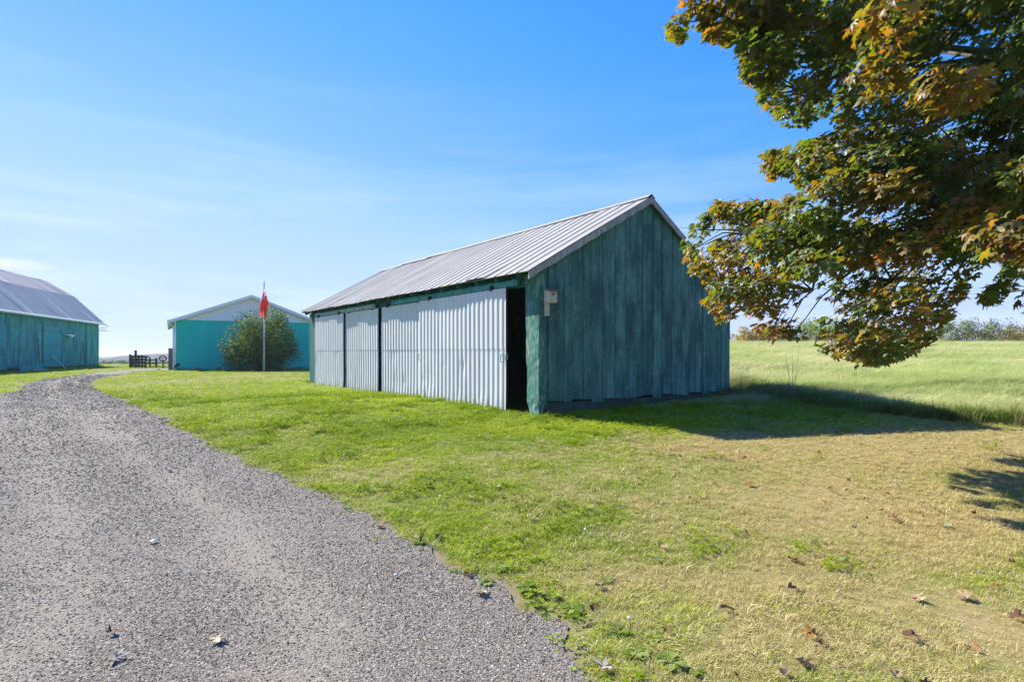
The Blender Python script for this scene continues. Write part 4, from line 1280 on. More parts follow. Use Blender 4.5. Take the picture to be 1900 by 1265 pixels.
# goldenrod and dry weeds along the hedgerow foot: uncountable
r = np.random.default_rng(77)
n = 9000
x = r.uniform(14, 62, n); y = 59.6 + r.normal(0, .5, n)
hh = (.35 + .8 * fbm(x * .35, y * .1, 91)) * r.uniform(0, 1, n)
P = np.c_[x, y, ground_z(x, y) + hh]
gold = (fbm(x * .22, 0 * x + 3, 17) > .52)[:, None]
tan = (fbm(x * .18, 0 * x + 8, 27) > .55)[:, None]
colr = np.where(gold, np.array([[.38, .30, .06]]), np.where(tan, np.array([[.34, .25, .15]]), np.array([[.15, .19, .07]]))) * r.uniform(.6, 1.3, (n, 1))
o = link('hedgerow_weeds', leaf_quads(P, r.normal(0, .6, (n, 3)) + np.array([0, -.6, .5]), r.normal(0, .5, (n, 3)) + np.array([0, 0, 1.0]), r.uniform(.1, .28, n), colr, 'hedgerow_weeds', M['dryleaf'], .4))
tag(o, 'goldenrod and dry weeds along the foot of the hedgerow', None, None, 'stuff')

# ------------------------------------------------------------------ far land on the left: woods and hill
t = NT('far_trees')
hv = t.attr('hue', 'INSTANCER')
M['fartree'] = t.leaf(t.ramp(hv, [(0, (.06, .10, .03)), (.6, (.10, .155, .05)), (1, (.19, .20, .08))]), .2, .02, .5)
def lump(seed):
    r = np.random.default_rng(seed)
    C = [(r.normal(0, .22), r.normal(0, .22), r.uniform(.25, .8)) for _ in range(14)]
    P, N, T = puffs_to_leaves(C, [r.uniform(.16, .28) for _ in C], 26, r)
    return leaf_quads(P, N, T, r.uniform(.09, .16, len(P)), np.ones((len(P), 3)), 'far_tree_%d' % seed, M['fartree'], .8)
lumps = [lump(i) for i in range(4)]
r = np.random.default_rng(5)
n = 5200
dd = 170 * (1500 / 170.0) ** r.uniform(0, 1, n)
pxs = r.uniform(60, 520, n)
x = (pxs - CX) / F * dd
keep = fbm(x * .012, dd * .012, 33) > .34
x, dd = x[keep], dd[keep]; n = len(x)
zz = ground_z(x, dd)
s = r.uniform(.5, 1.0, n) * np.clip(1.3 - .0058 * dd - zz, 1.0, 6.5)
scatter('far_woods', lumps, np.c_[x, dd, zz - .4], np.c_[np.zeros(n), np.zeros(n), r.uniform(0, 6.28, n)], np.c_[s * 1.2, s * 1.2, s], r.integers(0, 4, n), {'hue': r.uniform(0, 1, n)},
        'far belt of woods in the valley left of the teal building')
# wooded hill
hx = np.linspace(-1, 1, 61); hyv = np.linspace(-1, 1, 21)
HX, HYY = np.meshgrid(hx, hyv)
HD, HW = 1400.0, 112.0
hcx = (346 - CX) / F * HD
def hill_z(a, b):
    return -14.2 + 13.6 * np.clip(1 - np.abs(a) ** 4, 0, 1) ** .6 * np.clip(1 - b ** 2, 0, 1) ** .5 * (.93 + .1 * fbm(a * 5, b * 4, 3))
hz = hill_z(HX, HYY)
V = np.c_[(hcx + HX * HW).ravel(), (HD + HYY * 150).ravel(), hz.ravel()]
idx = np.arange(V.shape[0]).reshape(21, 61)
Q = np.stack([idx[:-1, :-1], idx[:-1, 1:], idx[1:, 1:], idx[1:, :-1]], -1).reshape(-1, 4)
t = NT('wooded_hill')
M['hill'] = t.pbr(t.ramp(t.noise(t.pos(1), .06, 6, .7), [(.35, (.035, .06, .03)), (.65, (.08, .11, .05))]), 1, 0, None, 0)
tag(link('hill', np_mesh('hill', V, Q, M['hill'], None, True, 4)), 'low wooded hill far beyond the farm', None, None, 'structure')
hk = r.uniform(-.97, .97, 2600); hq = r.uniform(-1, .2, 2600)
hzz = hill_z(hk, hq)
s = r.uniform(2.2, 4.2, 2600)
scatter('hill_woods', lumps, np.c_[hcx + hk * HW, HD + hq * 150, hzz - .8], np.c_[np.zeros(2600), np.zeros(2600), r.uniform(0, 6.28, 2600)], np.c_[s * 1.5, s * 1.5, s * .8], r.integers(0, 4, 2600), {'hue': r.uniform(0, .5, 2600)},
        'hazy tree cover of the far hill')

# ------------------------------------------------------------------ fence, posts and wheel by the far end of the drive
fe_ = empty('wooden_gate', (at(265, 0, 44.5).x, 44.5, gz(at(265, 0, 44.5).x, 44.5)), .12, 'dark rickety wooden stock gate at the far bend of the driveway', 'gate')
rr_ = random.Random(8)
for k, (q, h, wd) in enumerate(((-.88, 1.02, .12), (-.72, .9, .1), (-.5, 1.32, .14), (-.28, .95, .12), (-.05, .95, .1), (.2, .9, .1), (.5, .78, .08), (.95, .72, .12))):
    MB().box((q - wd / 2, -.06, -.1), (q + wd / 2, .05, h)).build('post', M['fencewood'], fe_)
for k, z in enumerate((.16, .4, .63, .84)):
    MB().bar((-.9, -.09, z + .02), (.15 + .1 * k, -.09, z - .02), .05, .12).build('rail', M['fencewood'], fe_)
for k, z in enumerate((.3, .58)):
    MB().bar((.1, -.10, z), (1.0, -.09, z + .02), .05, .09).build('rail', M['fencewood'], fe_)
MB().bar((-.8, -.14, .1), (-.1, -.14, .85), .04, .12).build('brace', M['fencewood'], fe_)
p = at(302, 0, 42.5); p.z = gz(p.x, p.y)
wh = empty('wheel_post', p, .1, 'dark spoked ring on a short post beside the wooden gate', 'wheel')
ring = MB()
nR, nr = 22, 6
vs, fs = [], []
for i in range(nR):
    a = 2 * math.pi * i / nR
    for j in range(nr):
        b = 2 * math.pi * j / nr
        q = .23 + .05 * math.cos(b)
        vs.append((q * math.cos(a), .05 * math.sin(b), .72 + q * math.sin(a) * .8))
for i in range(nR):
    for j in range(nr):
        fs.append((i * nr + j, ((i + 1) % nR) * nr + j, ((i + 1) % nR) * nr + (j + 1) % nr, i * nr + (j + 1) % nr))
ring.add(vs, fs).build('ring', M['darkrubber'], wh, True)
for a in (.5, 2.6, 4.71): MB().bar((0, 0, .72), (.22 * math.cos(a), 0, .72 + .18 * math.sin(a)), .035, .03, (0, 1, 0)).build('spoke', M['iron'], wh)
MB().tube([(0, .05, -.05), (0, .05, .55)], [.05, .045], 8).build('post', M['fencewood'], wh)
p = at(318, 0, 38.2); p.z = gz(p.x, p.y)
po = hewn('gate_post', -.13, .13, -.12, .12, -.1, 1.42, M['graywood'], 21, .012); po.parent = None; po.location = p
tag(po, 'thick grey wooden post at the corner of the teal building', 'post')
p2 = p + Vector((.32, -.25, 0)); p2.z = gz(p2.x, p2.y)
o = MB().bar((-.18, 0, .06), (.26, .1, .42), .16, .12).build('timber_offcut', M['darkrubber'], None, False, p2); tag(o, 'short black timber leaning at the foot of the grey post', 'timber')
def rock(loc, s, seed, label, mat='stone'):
    import bmesh
    r = random.Random(seed)
    bm = bmesh.new(); bmesh.ops.create_icosphere(bm, subdivisions=2, radius=1.0)
    ph = [r.uniform(0, 6) for _ in range(4)]
    for v in bm.verts:
        k = 1 + .18 * math.sin(v.co.x * 3 + ph[0]) + .14 * math.sin(v.co.y * 4 + ph[1]) + .1 * math.sin(v.co.z * 5 + ph[2])
        v.co = Vector((v.co.x * s[0], v.co.y * s[1], v.co.z * s[2])) * k
    me = bpy.data.meshes.new('stone'); bm.to_mesh(me); bm.free(); me.materials.append(M[mat])
    return tag(link('stone', me, None, loc), label, 'stone')
q = p + Vector((-.28, -.9, 0)); rock((q.x, q.y, gz(q.x, q.y) + .04), (.12, .1, .09), 3, 'pale stone on the grass before the grey post')
def stone_px(px, py, s, seed, lab):
    q = on_ground(px, py); rock((q.x, q.y, q.z + s[2] * .6 + .028), s, seed, lab)
stone_px(285, 1010, (.036, .022, .008), 4, 'flat whitish stone lying in the middle of the gravel driveway')
stone_px(316, 877, (.028, .024, .018), 5, 'small dark stone on the gravel in line with the flagpole')
stone_px(735, 1075, (.014, .012, .010), 6, 'little pale pebble on gravel left of the large pale leaf')

# ------------------------------------------------------------------ the maple
HALF = [(.0, .0), (.22, -.06), (.40, .06), (.58, .20), (.42, .28), (.30, .36), (.46, .50), (.56, .74), (.36, .66), (.17, .60), (.19, .80), (.0, 1.08)]
OUT = np.array(HALF + [(-x, y) for x, y in HALF[-2:0:-1]])
CEN = np.array([[0, .38]])
def leaf_shape(droop=.16, fold=.14, seed=0):
    r = np.random.default_rng(seed)
    p = np.vstack([CEN, OUT]) - np.array([0, .38])
    z = fold * np.abs(p[:, 0]) - droop * (p[:, 1] ** 2 + p[:, 0] ** 2) + r.normal(0, .04, len(p))
    p = p * r.uniform(.86, 1.14, (len(p), 1)) * np.array([r.uniform(.8, 1.1), 1.0])
    return np.c_[p, z]
NLV = len(OUT) + 1
TRI = np.array([(0, 1 + i, 1 + (i + 1) % len(OUT)) for i in range(len(OUT))])
SIMPLE = [0, 1, 4, 6, 8, 10, 12, 14, 16, 18, 20]        # indices kept by leaves outside the picture
def leaf_frames(D, r, sun=.35):
    N = r.normal(0, .42, D.shape) + np.array([0, 0, .75]) + D * .35 + np.array([SUN.x, SUN.y, SUN.z]) * sun
    N /= np.linalg.norm(N, axis=1, keepdims=True)
    T = D * np.array([1, 1, .4]) + r.normal(0, .45, D.shape) + np.array([0, 0, -.45])
    T -= N * (T * N).sum(1, keepdims=True); T /= np.linalg.norm(T, axis=1, keepdims=True)
    return np.cross(T, N), T, N
def maple_mesh(P, X, T, N, size, colr, name, mat, shapes, r, simple=False):
    n = len(P)
    k = r.integers(0, len(shapes), n)
    S = np.stack(shapes)[k]
    tri = TRI; m = NLV
    if simple:
        keep = np.array([0] + [1 + i for i in (0, 3, 5, 7, 9, 11, 13, 15, 17, 19)]); S = S[:, keep]; m = len(keep)
        tri = np.array([(0, 1 + i, 1 + (i + 1) % (m - 1)) for i in range(m - 1)])
    V = P[:, None] + (S[..., 0:1] * X[:, None] + S[..., 1:2] * T[:, None] + S[..., 2:3] * N[:, None]) * size[:, None, None]
    Fc = (np.arange(n)[:, None, None] * m + tri[None]).reshape(-1, 3)
    return np_mesh(name, V.reshape(-1, 3), Fc, mat, {'col': ('FLOAT_COLOR', np.repeat(np.c_[colr, np.ones(n)], m, 0))})
MASK = [(1232, -120), (1238, 72), (1262, 86), (1282, 38), (1308, 72), (1345, 86), (1366, 78), (1375, 110), (1378, 150), (1408, 165), (1405, 190), (1430, 205), (1445, 232), (1500, 238),
        (1525, 215), (1562, 235), (1500, 258), (1470, 272), (1414, 281), (1410, 300), (1425, 338), (1440, 335), (1455, 318), (1487, 345), (1442, 371), (1400, 368), (1375, 377), (1330, 372),
        (1318, 388), (1295, 408), (1262, 450), (1276, 498), (1300, 515), (1318, 540), (1304, 560), (1338, 616), (1374, 634), (1432, 641), (1456, 622), (1528, 650), (1578, 676), (1620, 681), (1672, 668),
        (1728, 634), (1766, 600), (1762, 565), (1790, 552), (1806, 515), (1845, 475), (1865, 490), (1850, 515), (1818, 545), (1818, 565), (1868, 572), (1872, 597), (1886, 618), (1900, 640),
        (2020, 650), (2400, 640), (2400, -120)]
MASK = np.array(MASK, float)
def proj(P):
    return CX + F * P[:, 0] / np.maximum(P[:, 1], .2), HY - F * (P[:, 2] - EYE) / np.maximum(P[:, 1], .2)
def in_frame(px, py, P, m=0): return (P[:, 1] > .3) & (px > -m) & (px < 1900 + m) & (py > -m) & (py < 1265 + m)
TR = Vector((7.7, 6.4, 0)); TR.z = gz(7.7, 6.4)
tree = empty('maple_tree', TR, 0, 'large maple overhanging the lawn from the right, leaves turning bronze', 'tree')
r = np.random.default_rng(2024)
# puffs that the photograph shows: a pixel of the outline and a distance inside the crown
C, Rr = [], []
while len(C) < 300:
    px, py = r.uniform(1240, 1960), r.uniform(-100, 680)
    f = np.clip((px - 1240) / 420, 0, 1)
    d = r.uniform(6.6 - 2.0 * f, 8.4 + .4 * f)
    if px < 1420 and py < 300: d = r.uniform(5.4, 6.8)
    rad = r.uniform(.20, .34)
    rp = rad * F / d
    a = np.linspace(0, 6.28, 8)
    if not inside(MASK, px + .22 * rp * np.cos(a), py + .2 * rp * np.sin(a)).all(): continue
    if py > 545 and px < 1570 and r.uniform() < .75: continue
    if py > 560 and r.uniform() < .2: continue
    if px > 1660 and py > 460 and r.uniform() < .6: continue
    C.append(tuple(at(px, py, d))); Rr.append(rad)
# thin sprays along the outline
k = 0
while k < 150:
    i_ = r.integers(0, 52); f_ = r.uniform()
    q_ = MASK[i_] * (1 - f_) + MASK[i_ + 1] * f_
    px, py = q_ + r.normal(0, 16, 2)
    if not inside(MASK, np.array([px]), np.array([py]))[0] or px > 1890: continue
    f = np.clip((px - 1240) / 420, 0, 1)
    d = r.uniform(5.4, 6.8) if (px < 1420 and py < 300) else r.uniform(6.6 - 1.2 * f, 8.2)
    C.append(tuple(at(px, py, d))); Rr.append(r.uniform(.09, .15)); k += 1
# nearer boughs that hang closer to the viewer on the right
for (x0, x1, y0, y1, d0, d1, m) in ((1560, 1960, -80, 210, 3.6, 4.6, 14), (1790, 1960, 300, 470, 3.6, 4.6, 7), (1500, 1800, 330, 520, 4.6, 5.4, 12)):
    for i in range(m):
        C.append(tuple(at(r.uniform(x0, x1), r.uniform(y0, y1), r.uniform(d0, d1)))); Rr.append(r.uniform(.16, .24))
n_seen = len(C)
# the rest of the crown, outside the picture
k = 0
while k < 260:
    q = r.normal(size=3); q /= np.linalg.norm(q); q *= r.uniform(.45, 1) ** .5
    P = np.array([TR.x + q[0] * 5.6, TR.y + .3 + q[1] * 5.4, 6.0 + q[2] * 4.3])
    if P[2] < 2.0: continue
    rad = r.uniform(.35, .6)
    px, py = proj(P[None])
    mpx = rad * F / max(P[1], .3)
    if P[1] > .3 and px[0] < 1900 + mpx and py[0] > -mpx and px[0] > 700: continue
    if P[1] < 1.2 and P[0] < 3.0: continue
    C.append(tuple(P)); Rr.append(rad); k += 1
C = np.array(C); Rr = np.array(Rr)
per = np.where(Rr < .155, 26, np.where(np.arange(len(C)) < n_seen, 112, 62))
P, Dv, own = [], [], []
tc_ = np.array([TR.x, TR.y, 4.5])
for i in range(len(C)):
    m = per[i]
    q = r.normal(size=(m, 3)); q /= np.linalg.norm(q, axis=1, keepdims=True)
    P.append(C[i] + q * np.array([1.15, 1.15, .7]) * Rr[i] * r.uniform(.25, 1.12, (m, 1)) ** .6)
    o_ = C[i] - tc_; o_ /= max(np.linalg.norm(o_), .1)
    Dv.append(q * .6 + o_ * .7); own.append(np.full(m, i))
P, Dv, own = np.concatenate(P), np.concatenate(Dv), np.concatenate(own)
px, py = proj(P)
fr_ = in_frame(px, py, P, 20)
jx, jy = px + r.normal(0, 3, len(px)), py + r.normal(0, 3, len(px))
ok = ~fr_ | inside(MASK, jx, jy)
P, Dv, own, px, py, fr_ = P[ok], Dv[ok], own[ok], px[ok], py[ok], fr_[ok]
X, T, N = leaf_frames(Dv, r)
size = np.clip(r.normal(.070, .019, len(P)), .03, .115)
# colour: green inside the crown, bronze and yellow at sunny tips; tone varies by bough
tone = r.uniform(0, 1, len(C))
out_ = np.clip((np.linalg.norm((P - tc_) / np.array([5.6, 5.4, 4.4]), axis=1) - .72) / .4, 0, 1)
turn = np.clip(.05 + .85 * (tone[own] - .5) + .42 * out_ + r.normal(0, .16, len(P)), 0, 1)[:, None]
green = np.array([.058, .112, .022]) * r.uniform(.65, 1.35, (len(P), 1)) + np.array([.02, .02, 0]) * r.uniform(0, 1, (len(P), 1))
yell = np.array([.18, .16, .028]); bronze = np.array([.265, .118, .021]); purple = np.array([.10, .05, .035])
w2 = r.uniform(0, 1, (len(P), 1))
turned = np.where(w2 < .36, yell, np.where(w2 < .84, bronze, purple)) * r.uniform(.7, 1.2, (len(P), 1))
colr = green * (1 - turn) + turned * turn
M['maple'] = colour_leaf_mat('maple_leaf', .45, .035, .5, (2.2, 1.9, .4))
shapes = [leaf_shape(r.uniform(.1, .75), r.uniform(-.1, .5), 900 + i) for i in range(12)]
# the 300 leaves that show largest are parts of their own
vis = fr_ & (px > 1235) & (px < 1900) & (py > 0) & (py < 690)
score = np.where(vis, size / P[:, 1], -1)
order = np.argsort(-score)
big300 = order[:300]
rest = np.ones(len(P), bool); rest[big300] = False
Pl = P - np.array(TR)
inn = rest & fr_; outn = rest & ~fr_
crown = link('crown', maple_mesh(Pl[inn], X[inn], T[inn], N[inn], size[inn], colr[inn], 'crown', M['maple'], shapes, r), tree)
tag(crown, 'green and bronze leaves of the overhanging boughs', None, None, 'stuff')
crown2 = link('crown', maple_mesh(Pl[outn], X[outn], T[outn], N[outn], size[outn] * 1.25, colr[outn], 'crown_outside', M['maple'], shapes, r, True), tree)
tag(crown2, None, None, None, 'stuff')
NC = 12
protos = []
for i in range(NC):
    k = big300[i * 25]
    cc = colr[big300[i::NC]].mean(0) * (0.7 + .6 * (i % 3) / 2)
    if i % 4 == 1: cc = yell * .8
    if i % 4 == 3: cc = np.array([.075, .13, .025])
    me = np_mesh('maple_leaf_%d' % i, shapes[i % 12], TRI, M['maple'], {'col': ('FLOAT_COLOR', np.tile(np.r_[cc, 1.0], (NLV, 1)))})
    protos.append(me)
pc = np.array([np.array([d.color[:3] for d in me.attributes['col'].data])[0] for me in protos])
for j in big300:
    k = int(np.argmin(np.abs(pc - colr[j]).sum(1) + r.uniform(0, .05, NC)))
    o = link('leaf', protos[k], tree)
    Mx = Matrix(((X[j][0], T[j][0], N[j][0], 0), (X[j][1], T[j][1], N[j][1], 0), (X[j][2], T[j][2], N[j][2], 0), (0, 0, 0, 1)))
    o.matrix_local = Matrix.Translation(Vector(Pl[j])) @ Mx @ Matrix.Scale(float(size[j]), 4)
# trunk, limbs, twigs
MB().tube([(0, 0, -.3), (.0, .0, .1), (-.03, .02, .8), (-.05, .05, 1.9), (.0, .05, 3.2), (.1, .0, 5.0), (.15, .0, 7.6)], [.52, .40, .33, .30, .25, .17, .05], 14).build('trunk', M['bark'], tree, True)
tips = [(1290, 40, 6.2), (1400, 150, 6.4), (1300, 440, 7.6), (1440, 300, 7.2), (1400, 560, 7.4), (1560, 540, 6.8), (1990, 560, 6.4), (1600, -60, 6.8), (1700, 420, 5.0), (1560, 250, 7.8)]
limb_pts = []
rl = random.Random(4)
for (tx, ty, td) in tips:
    e_ = at(tx, ty, td) - TR
    e_ = Vector((0, 0, 3.0)).lerp(e_, .86)
    s_ = Vector((0, 0, rl.uniform(1.9, 3.6) if e_.z < 3.5 else rl.uniform(3.0, 4.6)))
    pts = []
    for i in range(9):
        f = i / 8
        q = s_.lerp(e_, f) + Vector((rl.uniform(-.08, .08), rl.uniform(-.08, .08), .55 * math.sin(f * math.pi) + rl.uniform(-.06, .06))) * (1 if 0 < f < 1 else 0)
        pts.append(q)
    while len(pts) > 4:
        w_ = np.array([tuple(pts[-1] + TR)]); u_, v_ = proj(w_)
        m_ = pts[-1].lerp(pts[-2], .5) + TR; m_ = np.array([tuple(m_)]); u2, v2 = proj(m_)
        if (in_frame(u_, v_, w_)[0] and not inside(MASK, u_ - 12, v_)[0]) or (in_frame(u2, v2, m_)[0] and not inside(MASK, u2, v2)[0]): pts.pop()
        else: break
    MB().tube(pts, [.085 * (1 - i / 8) ** 1.25 + .004 for i in range(len(pts))], 8).build('limb', M['bark'], tree, True)
    limb_pts += pts[2:]
for i in range(9):
    a = i * .7 + .3
    if 2.2 < a < 4.6: continue
    e_ = Vector((math.cos(a) * 4.2, math.sin(a) * 4.2, 5.0 + 2 * math.sin(i)))
    s_ = Vector((0, 0, 2.6 + .4 * (i % 4)))
    pts = [s_.lerp(e_, f / 6) + Vector((0, 0, .4 * math.sin(f / 6 * math.pi))) for f in range(7)]
    MB().tube(pts, [.12 * (1 - f / 6) + .01 for f in range(7)], 7).build('limb', M['bark'], tree, True)
    limb_pts += pts[2:]
LP = np.array([tuple(p) for p in limb_pts])
tw = MB()
for i in range(len(C)):
    c = C[i] - np.array(TR)
    k = np.argsort(np.linalg.norm(LP - c, axis=1) + np.where(np.linalg.norm(LP, axis=1) > np.linalg.norm(c), 1.5, 0))[0]
    s_ = Vector(LP[k]); e_ = Vector(c)
    if (e_ - s_).length > (1.3 if i < n_seen else 3.0): continue
    m_ = s_.lerp(e_, .5) + Vector((rl.uniform(-.1, .1), rl.uniform(-.1, .1), rl.uniform(0, .18)))
    mp_ = np.array([tuple(s_.lerp(m_, q) + TR) for q in (.0, .25, .5, .75, 1)] + [tuple(m_.lerp(e_, q) + TR) for q in (.25, .5, .75, 1)])
    u_, v_ = proj(mp_)
    if (in_frame(u_, v_, mp_) & ~inside(MASK, u_, v_)).any(): continue
    tw.tube([s_, m_, e_], [.014, .009, .004], 5)
    for j in range(3):
        q = e_ + Vector((rl.uniform(-1, 1), rl.uniform(-1, 1), rl.uniform(-.6, .6))) * float(Rr[i]) * .8
        tw.tube([m_.lerp(e_, .6 + .13 * j), q], [.004, .002], 4)
tag(tw.build('twigs', M['bark'], tree), None, None, None, 'stuff')

# ------------------------------------------------------------------ fallen leaves
def curled(seed, curl):
    s = leaf_shape(.1, .1, seed)
    r_ = np.random.default_rng(seed)
    x, y = s[:, 0].copy(), s[:, 1].copy()
    a = r_.uniform(0, math.pi); u = x * math.cos(a) + y * math.sin(a); v = -x * math.sin(a) + y * math.cos(a)
    k = curl
    uu = np.sin(u * k) / max(k, .05); zz = (1 - np.cos(u * k)) / max(k, .05)
    x, y = uu * math.cos(a) - v * math.sin(a), uu * math.sin(a) + v * math.cos(a)
    return np.c_[x, y, zz + r_.normal(0, .05, len(x))]
FC = {'pale': (.50, .46, .30), 'beige': (.48, .40, .28), 'rust': (.26, .08, .035), 'brown': (.17, .085, .045), 'dark': (.06, .04, .032), 'grey': (.30, .27, .20), 'green': (.20, .29, .15), 'tan': (.34, .24, .13), 'orange': (.36, .17, .03)}
M['fallen'] = colour_leaf_mat('fallen_leaf', .2, .04, .5, (1.1, 1.0, .9))
fallen = [
    (893, 1107, 'pale', .135, .6, 'large pale maple leaf lying flat at the gravel edge'), (1120, 1246, 'beige', .13, 1.0, 'crumpled beige leaf on the gravel edge at the bottom of the picture'),
    (706, 983, 'rust', .09, 1.6, 'rust red leaf on the gravel edge below the flower patch'), (681, 1004, 'dark', .05, 2.0, 'small dark leaf lying out on the gravel near the rust one'),
    (770, 1004, 'brown', .09, 2.2, 'curled brown leaf behind the first plantain at the gravel edge'), (813, 1002, 'brown', .085, 2.6, 'narrow curled brown leaf right of the first plantain'),
    (868, 1073, 'rust', .075, 2.0, 'crinkled rust leaf just above the large pale leaf'), (990, 970, 'grey', .10, 1.9, 'curled grey leaf with dark shadow in mid lawn'),
    (922, 909, 'pale', .10, 1.0, 'whitish leaf catching the sun in mid lawn'), (1052, 866, 'pale', .10, .8, 'pale flat leaf on the lawn below the corner post'),
    (872, 928, 'pale', .08, 1.2, 'small whitish leaf left of the sunlit one in mid lawn'), (797, 905, 'dark', .085, 2.0, 'dark curled leaf in the green lawn above the path edge'),
    (1039, 951, 'brown', .09, 1.8, 'brown leaf on the lawn right of the curled grey leaf'), (1113, 1096, 'dark', .10, 2.0, 'dark brown leaf among the grass near the edge weeds'),
    (1472, 1045, 'brown', .13, 1.2, 'upright chocolate brown leaf on the dry lawn in front'), (1565, 1045, 'green', .10, .8, 'grey green flat leaf right of the chocolate brown one'),
    (1348, 1138, 'dark', .11, 1.6, 'nearly black star shaped leaf on the front lawn'), (1490, 1240, 'dark', .11, 1.2, 'black leaf close to the bottom edge of the lawn'),
    (1456, 1258, 'dark', .07, 2.0, 'tiny black leaf scrap at the bottom edge beside the black leaf'), (1470, 1099, 'brown', .10, 2.2, 'crumpled brown leaf straight below the chocolate one'),
    (1703, 1117, 'tan', .11, 1.8, 'pinkish tan curled leaf on the dry lawn'), (1786, 1113, 'tan', .13, 1.2, 'large tan leaf spread on the straw coloured lawn'),
    (1889, 1154, 'brown', .11, 2.0, 'dark leaf folded at the right edge of the picture'), (1505, 1187, 'orange', .12, 1.0, 'orange brown leaf at the front of the lawn'),
    (1522, 1203, 'brown', .08, 2.0, 'brown leaf scrap touching the orange brown leaf'), (1390, 903, 'rust', .11, 1.4, 'reddish brown leaf below the tip of the shed shadow'),
    (1322, 875, 'brown', .08, 2.0, 'brown leaf between the shed shadow and the reddish leaf'), (1253, 877, 'rust', .08, 1.8, 'small reddish leaf on the green lawn left of the shadow tip'),
    (1305, 850, 'grey', .07, 2.0, 'small grey leaf closest to the edge of the shed shadow'), (1735, 949, 'green', .10, .7, 'pale green leaf near the maple shadow on the lawn'),
    (1752, 981, 'green', .10, 1.6, 'darker green curled leaf just below the pale green one'), (1656, 967, 'brown', .12, 2.2, 'long brown leaf left of the green leaves'),
    (1540, 911, 'brown', .08, 2.0, 'brown leaf in the middle of the worn lawn'), (1662, 905, 'beige', .10, 1.4, 'pale beige leaf on the worn band of lawn'),
    (1690, 1190, 'brown', .11, 2.2, 'brown leaf lying in dry grass near the right bottom'), (1663, 1262, 'tan', .09, 1.2, 'tan leaf cut by the bottom edge'),
    (1557, 924, 'dark', .07, 2.2, 'dark leaf touching the grass right of the worn middle'), (1880, 1050, 'brown', .08, 2.2, 'small brown leaf under the large maple shadow'),
    (1232, 1021, 'tan', .07, 1.6, 'small tan leaf in the light green front lawn'), (1220, 1046, 'green', .08, 1.2, 'dull green leaf just below the small tan leaf'),
    (403, 1196, 'tan', .10, 1.5, 'tan curled leaf lying alone on the gravel'), (215, 1231, 'grey', .12, 1.3, 'grey curled leaf on the gravel at the bottom left'),
    (207, 1182, 'brown', .09, 2.8, 'crumpled dark brown leaf on gravel beside the dry grass tuft'), (1850, 1095, 'rust', .08, 1.8, 'rust leaf in the dry grass near the right edge'),
    (1765, 906, 'brown', .07, 2.0, 'little brown leaf at the start of the maple shadow'), (1585, 985, 'dark', .06, 2.0, 'little dark leaf in the dry mid lawn'),
]
rf_ = random.Random(17)
for i, (px, py, c, sz, cu, lab) in enumerate(fallen):
    q = on_ground(px, py)
    S = curled(300 + i, cu)
    col = np.array(FC[c]) * rf_.uniform(.85, 1.15)
    me = np_mesh('fallen_leaf', S * sz * .74, TRI, M['fallen'], {'col': ('FLOAT_COLOR', np.tile(np.r_[col, 1.0], (NLV, 1)))})
    on_drive = bool(inside(DRIVE, np.array([q.x]), np.array([q.y]))[0])
    o = link('fallen_leaf', me, None, (q.x, q.y, q.z - float(S[:, 2].min()) * sz * .6 + (.030 if on_drive else .030)))
    o.rotation_euler = (rf_.uniform(-.35, .35), rf_.uniform(-.35, .35), rf_.uniform(0, 6.28))
    tag(o, lab, 'leaf', 'fallen leaves on the lawn and gravel')

# small crumbled bits of leaf all over the lawn
t = NT('leaf_litter')
M['litter'] = t.pbr(t.ramp(t.attr('hue', 'INSTANCER'), [(0, (.05, .03, .02)), (.4, (.16, .08, .04)), (.75, (.32, .19, .10)), (1, (.46, .38, .26))]), .9, 0, None, .1)
bits = [np_mesh('leaf_bit_%d' % i, curled(700 + i, 1.5 + .4 * i), TRI, M['litter']) for i in range(5)]
x, y = points(-3, 9, 2.6, 11, 7)
ok = in_view(x, y) & ~inside(DRIVE, x, y) & ~field_mask(x, y) & ~rect_mask(x, y, SHED_O, SHED_A, SHED_W, SHED_L, .1)
ok &= rng.uniform(size=len(x)) < .12 + .8 * sstep(-.5, 4.5, x) * sstep(.4, .6, fbm(x * .9, y * .9, 151))
x, y = x[ok], y[ok]; n = len(x); s = rng.uniform(.018, .05, n)
scatter('leaf_litter', bits, np.c_[x, y, ground_z(x, y) + .028], np.c_[rng.normal(0, .5, n), rng.normal(0, .5, n), rng.uniform(0, 6.28, n)], np.c_[s, s, s], rng.integers(0, 5, n), {'hue': rng.uniform(0, 1, n)},
        'small crumbled leaf bits strewn over the lawn')

